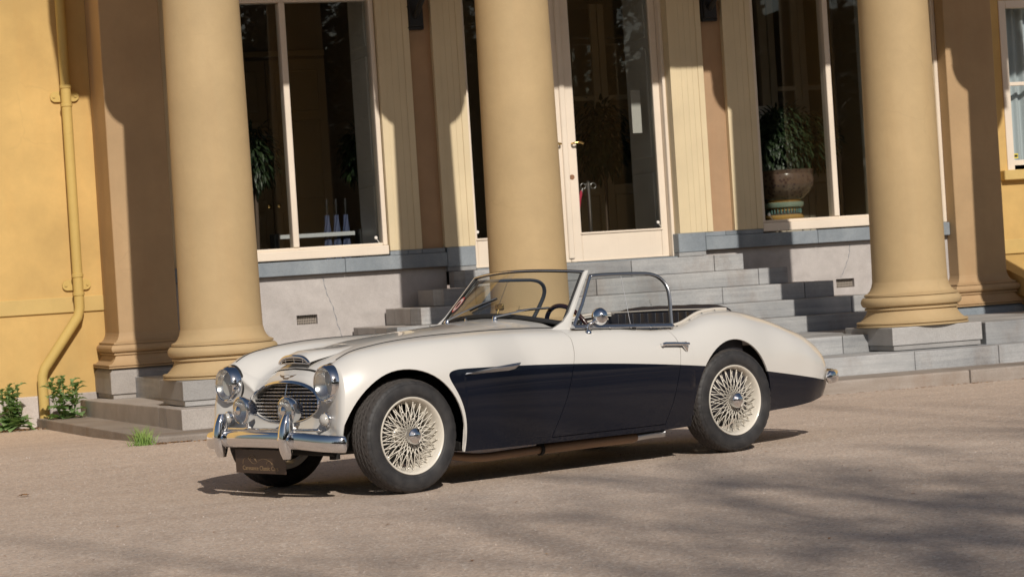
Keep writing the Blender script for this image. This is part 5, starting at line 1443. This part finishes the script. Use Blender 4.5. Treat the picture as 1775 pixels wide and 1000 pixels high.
# ------------------------------------------------------------------ weeds, grass tuft, fallen leaf
def lobed_leaf(v, f, base, d, L, W, droop, rnd):
    d = d.normalized(); s = d.cross(Vector((0, 0, 1)))
    if s.length < 1e-3: s = Vector((1, 0, 0))
    s.normalize(); off = len(v); n = 7
    wid = [.10, .16, .75, .45, 1.0, .80, .35, 0.0]
    for i in range(n+1):
        t = i/n; c = base+d*(L*t)+Vector((0, 0, -droop*L*t*t))
        w = W*.5*wid[i]*rnd.uniform(.8, 1.2)
        up = s.cross(d)*(w*.35)
        v += [c-s*w+up, c, c+s*w+up]
    for i in range(n):
        a = off+i*3; f += [(a, a+1, a+4, a+3), (a+1, a+2, a+5, a+4)]
def weed(x, y, z, h, spread, seed, label):
    r = tag(empty('weed', (x, y, z)), label, 'weed', 'leafy weeds at the wall foot'); rnd = random.Random(seed)
    sv, sf, v, f = [], [], [], []
    for k in range(9):
        a = rnd.uniform(0, 2*math.pi); hh = h*rnd.uniform(.5, 1.0); sp = spread*rnd.uniform(.15, .6)*(1.1-hh/h*.5)
        tip = Vector((math.cos(a)*sp, math.sin(a)*sp*.5-.03, hh)); root = Vector((math.cos(a)*.02, math.sin(a)*.02, 0)); mid = (root+tip)/2+Vector((math.cos(a)*sp*.25, 0, hh*.06))
        tube_geo([root, mid, tip], [.006, .0045, .002], 5, sv, sf)
        for q in range(7):
            t = .2+.8*q/6; p = root.lerp(mid, min(1, t*2)) if t < .5 else mid.lerp(tip, t*2-1)
            b = rnd.uniform(0, 2*math.pi); L = rnd.uniform(.14, .22)*(1.15-.5*t)
            lobed_leaf(v, f, p, Vector((math.cos(b), math.sin(b)*.8, .45+.5*t)), L, L*.75, .5, rnd)
        for q in range(6):
            b = rnd.uniform(0, 2*math.pi); lobed_leaf(v, f, tip-Vector((0, 0, .02*q*rnd.random())), Vector((math.cos(b)*.6, math.sin(b)*.6, 1)), .05, .04, .2, rnd)
    for k in range(20):
        b = rnd.uniform(0, 2*math.pi); L = rnd.uniform(.16, .28)
        lobed_leaf(v, f, Vector((math.cos(b)*.02, math.sin(b)*.02, .02)), Vector((math.cos(b), math.sin(b)*.7-.2, rnd.uniform(.25, 1.1))), L, L*.6, .45, rnd)
    pyobj('leaves', v, f, M['leafweed'], r, True); pyobj('stems', sv, sf, M['stemweed'], r, True)
    v, f = [], []
    for k in range(40):
        b = rnd.uniform(0, 2*math.pi); q = Vector((rnd.gauss(0, spread*.35), rnd.gauss(-.06, .07), .006)); leaf_quad(v, f, q, Vector((math.cos(b), math.sin(b), .12)), Vector((0, 0, 1)), .055, .03)
    pyobj('dead_leaves', v, f, M['dry'], r)
weed(3.23, 23.12, -.012, .44, .36, 3, 'bushy green weed at the wall foot by the left picture edge')
weed(3.70, 22.95, -.010, .50, .38, 11, 'bushy green weed growing under the drainpipe outlet')
def tuft():
    rnd = random.Random(5); v, f = [], []
    x, y = 3.42, 17.98; z = ghz(x, y)
    t = tag(empty('grass_tuft', (x, y, z-.005)), 'tuft of bright grass against the kerb in front of the left column', 'grass')
    for k in range(200):
        bx_, by_ = rnd.gauss(0, .036), rnd.gauss(0, .025); a = rnd.uniform(0, 2*math.pi); ln = rnd.uniform(.05, .17)*math.exp(-abs(bx_)*4); le = rnd.uniform(.02, .09)
        p0 = Vector((bx_, by_, 0)); p1 = p0+Vector((math.cos(a)*le*.4, math.sin(a)*le*.3, ln*.6)); p2 = p0+Vector((math.cos(a)*le, math.sin(a)*le*.6, ln))
        w = Vector((math.sin(a+1.3), math.cos(a+1.3)*.4, 0))*.0028; o = len(v); v += [p0-w, p0+w, p1+w*.8, p1-w*.8, p2]; f += [(o, o+1, o+2, o+3), (o+3, o+2, o+4)]
    pyobj('blades', v, f, leaf_mat('grass_blade', (0.10, 0.19, 0.03), (0.25, 0.36, 0.08), .6), t)
    v, f = [], []
    for k in range(60):
        a = rnd.uniform(0, 2*math.pi); q = Vector((rnd.gauss(.04, .08), rnd.gauss(-.02, .03), .004)); leaf_quad(v, f, q, Vector((math.cos(a), math.sin(a), .1)), Vector((0, 0, 1)), .05, .012)
    pyobj('dry_blades', v, f, M['dry'], t)
tuft()
def fallen_leaf(x, y, seed, label):
    rnd = random.Random(seed); v, f = [], []
    for a in (-.7, 0, .7): leaf_quad(v, f, Vector((0, 0, .004)), Vector((math.cos(a+seed), math.sin(a+seed), .25)), Vector((0, 0, 1)), .055, .035, .4)
    o = pyobj('fallen_leaf', v, f, M['dry']); o.location = (x, y, ghz(x, y)+.006); tag(o, label, 'leaf')
fallen_leaf(2.12, 14.85, 2, 'single brown fallen leaf on the asphalt at the lower left')

def litter():
    rnd = random.Random(31); v, f = [], []
    def add(x, y, L):
        a = rnd.uniform(0, 2*math.pi); leaf_quad(v, f, Vector((x, y, ghz(x, y)+.004)), Vector((math.cos(a), math.sin(a), rnd.uniform(0, .35))), Vector((0, 0, 1)), L, L*.55, .3, 2)
    for k in range(90): add(3.5+abs(rnd.gauss(0, .5)), 18.06-abs(rnd.gauss(0, .03)), rnd.uniform(.02, .05))
    for k in range(70): add(rnd.uniform(2.6, 4.0), 23.40-abs(rnd.gauss(0, .12)), rnd.uniform(.02, .05))
    for k in range(160): add(rnd.uniform(7, 11.5), 18.06-abs(rnd.gauss(0, .03)), rnd.uniform(.012, .035))
    for k in range(60): add(rnd.uniform(0.5, 9.5), rnd.uniform(9, 17.5), rnd.uniform(.012, .03))
    tag(pyobj('leaf_litter', v, f, M['dry']), 'scattered dry leaf litter along the kerb and wall foot', 'leaf litter', None, 'stuff')
    v, f = [], []
    for k in range(5000):
        y = 7.0+11*rnd.random()**1.3; x = y*.35+rnd.uniform(-.30, .33)*y
        if y > 17.8: continue
        z = ghz(x, y); r = rnd.uniform(.003, .0085); a = rnd.uniform(0, 2); o = len(v)
        for q in range(4): v.append((x+r*math.cos(a+q*1.57)*rnd.uniform(.6, 1.2), y+r*math.sin(a+q*1.57)*rnd.uniform(.6, 1.2), z-.001))
        v.append((x, y, z+r*rnd.uniform(.5, .9))); f += [(o, o+1, o+4), (o+1, o+2, o+4), (o+2, o+3, o+4), (o+3, o, o+4)]
    tag(pyobj('loose_grit', v, f, stone('grit_stone', (0.30, 0.23, 0.18), (0.75, 0.66, 0.58), 40, (30, 30, 30), 0.8, 0.0)), 'loose grit lying on the asphalt', 'grit', None, 'stuff')
litter()
# ------------------------------------------------------------------ bare trees behind the camera: they throw the dappled shade
M['bark'] = plain('tree_bark', (0.07, 0.055, 0.045), 0.9)
def bare_tree(x, y, h, trunk_h, seed, label, spread=1.0, levels=6, lean=(0, 0)):
    rnd = random.Random(seed); root = tag(empty('bare_tree', (x, y, 0)), label, 'tree', 'bare trees of the park opposite the house')
    tv, tf, v, f = [], [], [], []
    top = Vector((lean[0]*.3, lean[1]*.3, trunk_h)); r0 = .018*h+.05
    tube_geo([(0, 0, -.1), (0, 0, .35), tuple(top*.5+Vector((.05, .03, 0))), tuple(top)], [r0*1.5, r0*1.05, r0*.9, r0*.75], 10, tv, tf)
    def grow(p, d, L, r, lev):
        q = p; pts = [p]; dd = d.copy(); n = 3
        for i in range(n):
            dd = (dd+Vector((rnd.uniform(-.22, .22), rnd.uniform(-.22, .22), rnd.uniform(-.08, .16)))).normalized()
            q = q+dd*(L/n); pts.append(q)
        tube_geo(pts, [r*1.5, r*1.35, r*1.2, r*1.0], 5 if lev > 2 else 3, v, f)
        if lev == 0: return
        k = 3 if lev > 1 else 4
        for i in range(k):
            t = 1.0 if i == 0 else rnd.uniform(.35, .95)
            base = pts[min(n, int(t*n+.5))]
            a = rnd.uniform(0, 2*math.pi); sp = (.35 if i == 0 else rnd.uniform(.55, 1.0))*spread
            side = Vector((math.cos(a), math.sin(a), rnd.uniform(-.25, .35)))
            grow(base, (dd+side*sp).normalized(), L*rnd.uniform(.62, .80), r*(.62 if i == 0 else .5), lev-1)
    for i in range(5):
        a = 2*math.pi*i/5+rnd.uniform(-.4, .4)
        grow(top*rnd.uniform(.8, 1.0), Vector((math.cos(a)*.75*spread+lean[0]*.2, math.sin(a)*.75*spread+lean[1]*.2, 1)).normalized(), (h-trunk_h)*.36, r0*.5, levels-1)
    pyobj('trunk', tv, tf, M['bark'], root, True); pyobj('crown', v, f, M['bark'], root)
    return root
bare_tree(2.3, -19.5, 18.6, 7.0, 21, 'spreading bare tree across the drive behind the camera', 1.05, 6)
bare_tree(6.0, -21.0, 19.6, 7.0, 34, 'bare tree across the drive, behind the camera and to its right', 1.0, 6)
bare_tree(11.0, -19.0, 22.5, 7.5, 48, 'tallest bare tree across the drive at the far right', 1.0, 6)
bare_tree(4.2, -18.2, 17.6, 6.5, 63, 'low crowned bare tree between the two nearest behind the camera', 1.1, 6)
bare_tree(8.0, -17.2, 19.2, 6.8, 77, 'bare tree leaning over the drive behind the camera at the right', 1.1, 6)
def far_wood():
    rnd = random.Random(9); v, f = [], []; tv, tf = [], []
    for k in range(170):
        x = rnd.uniform(-110, 120); y = rnd.uniform(-95, -55); h = rnd.uniform(15, 24)
        tube_geo([(x, y, 0), (x+rnd.uniform(-.4, .4), y, h*.55), (x+rnd.uniform(-.8, .8), y, h*.95)], [.28, .2, .05], 6, tv, tf)
        for q in range(480):
            a = rnd.uniform(0, 2*math.pi); rr = rnd.uniform(0, 3.4); z = h*rnd.uniform(.12, 1.0); rr *= math.sin(math.pi*min(.97, z/h*.85+.1))
            c = Vector((x+rr*math.cos(a), y+rr*math.sin(a), z)); d = Vector((rnd.uniform(-1, 1), rnd.uniform(-1, 1), rnd.uniform(-.3, 1))); leaf_quad(v, f, c, d, Vector((.3, .2, 1)), rnd.uniform(.6, 1.4), rnd.uniform(.25, .6), .15, 2)
    bv, bf = [], []; nx, nz = 260, 9  # unseen evergreen bank, added to keep bright sky out of the window reflections
    for i in range(nx+1):
        xx = -190+390*i/nx; top = 15+2.5*math.sin(i*.37)+1.8*math.sin(i*1.13+1)+rnd.uniform(-1.6, 1.6)
        for j in range(nz+1): bv.append((xx+rnd.uniform(-.6, .6), -100+rnd.uniform(-1.8, 1.8)-3*(j/nz)**2, top*j/nz if j else -.1))
    bf = [(i*(nz+1)+j, i*(nz+1)+j+1, (i+1)*(nz+1)+j+1, (i+1)*(nz+1)+j) for i in range(nx) for j in range(nz)]
    o = tag(pyobj('far_woodland', tv, tf, M['bark']), 'dark woodland edge across the lawn behind the camera', 'woodland', None, 'stuff')
    tag(pyobj('added_evergreen_bank', bv, bf, leaf_mat('added_evergreen_bank', (0.014, 0.020, 0.012), (0.032, 0.040, 0.020), .9), o), kind='stuff')
    tag(pyobj('undergrowth', v, f, leaf_mat('woodland_foliage', (0.022, 0.026, 0.015), (0.050, 0.052, 0.026), .8), o), kind='stuff')
far_wood()
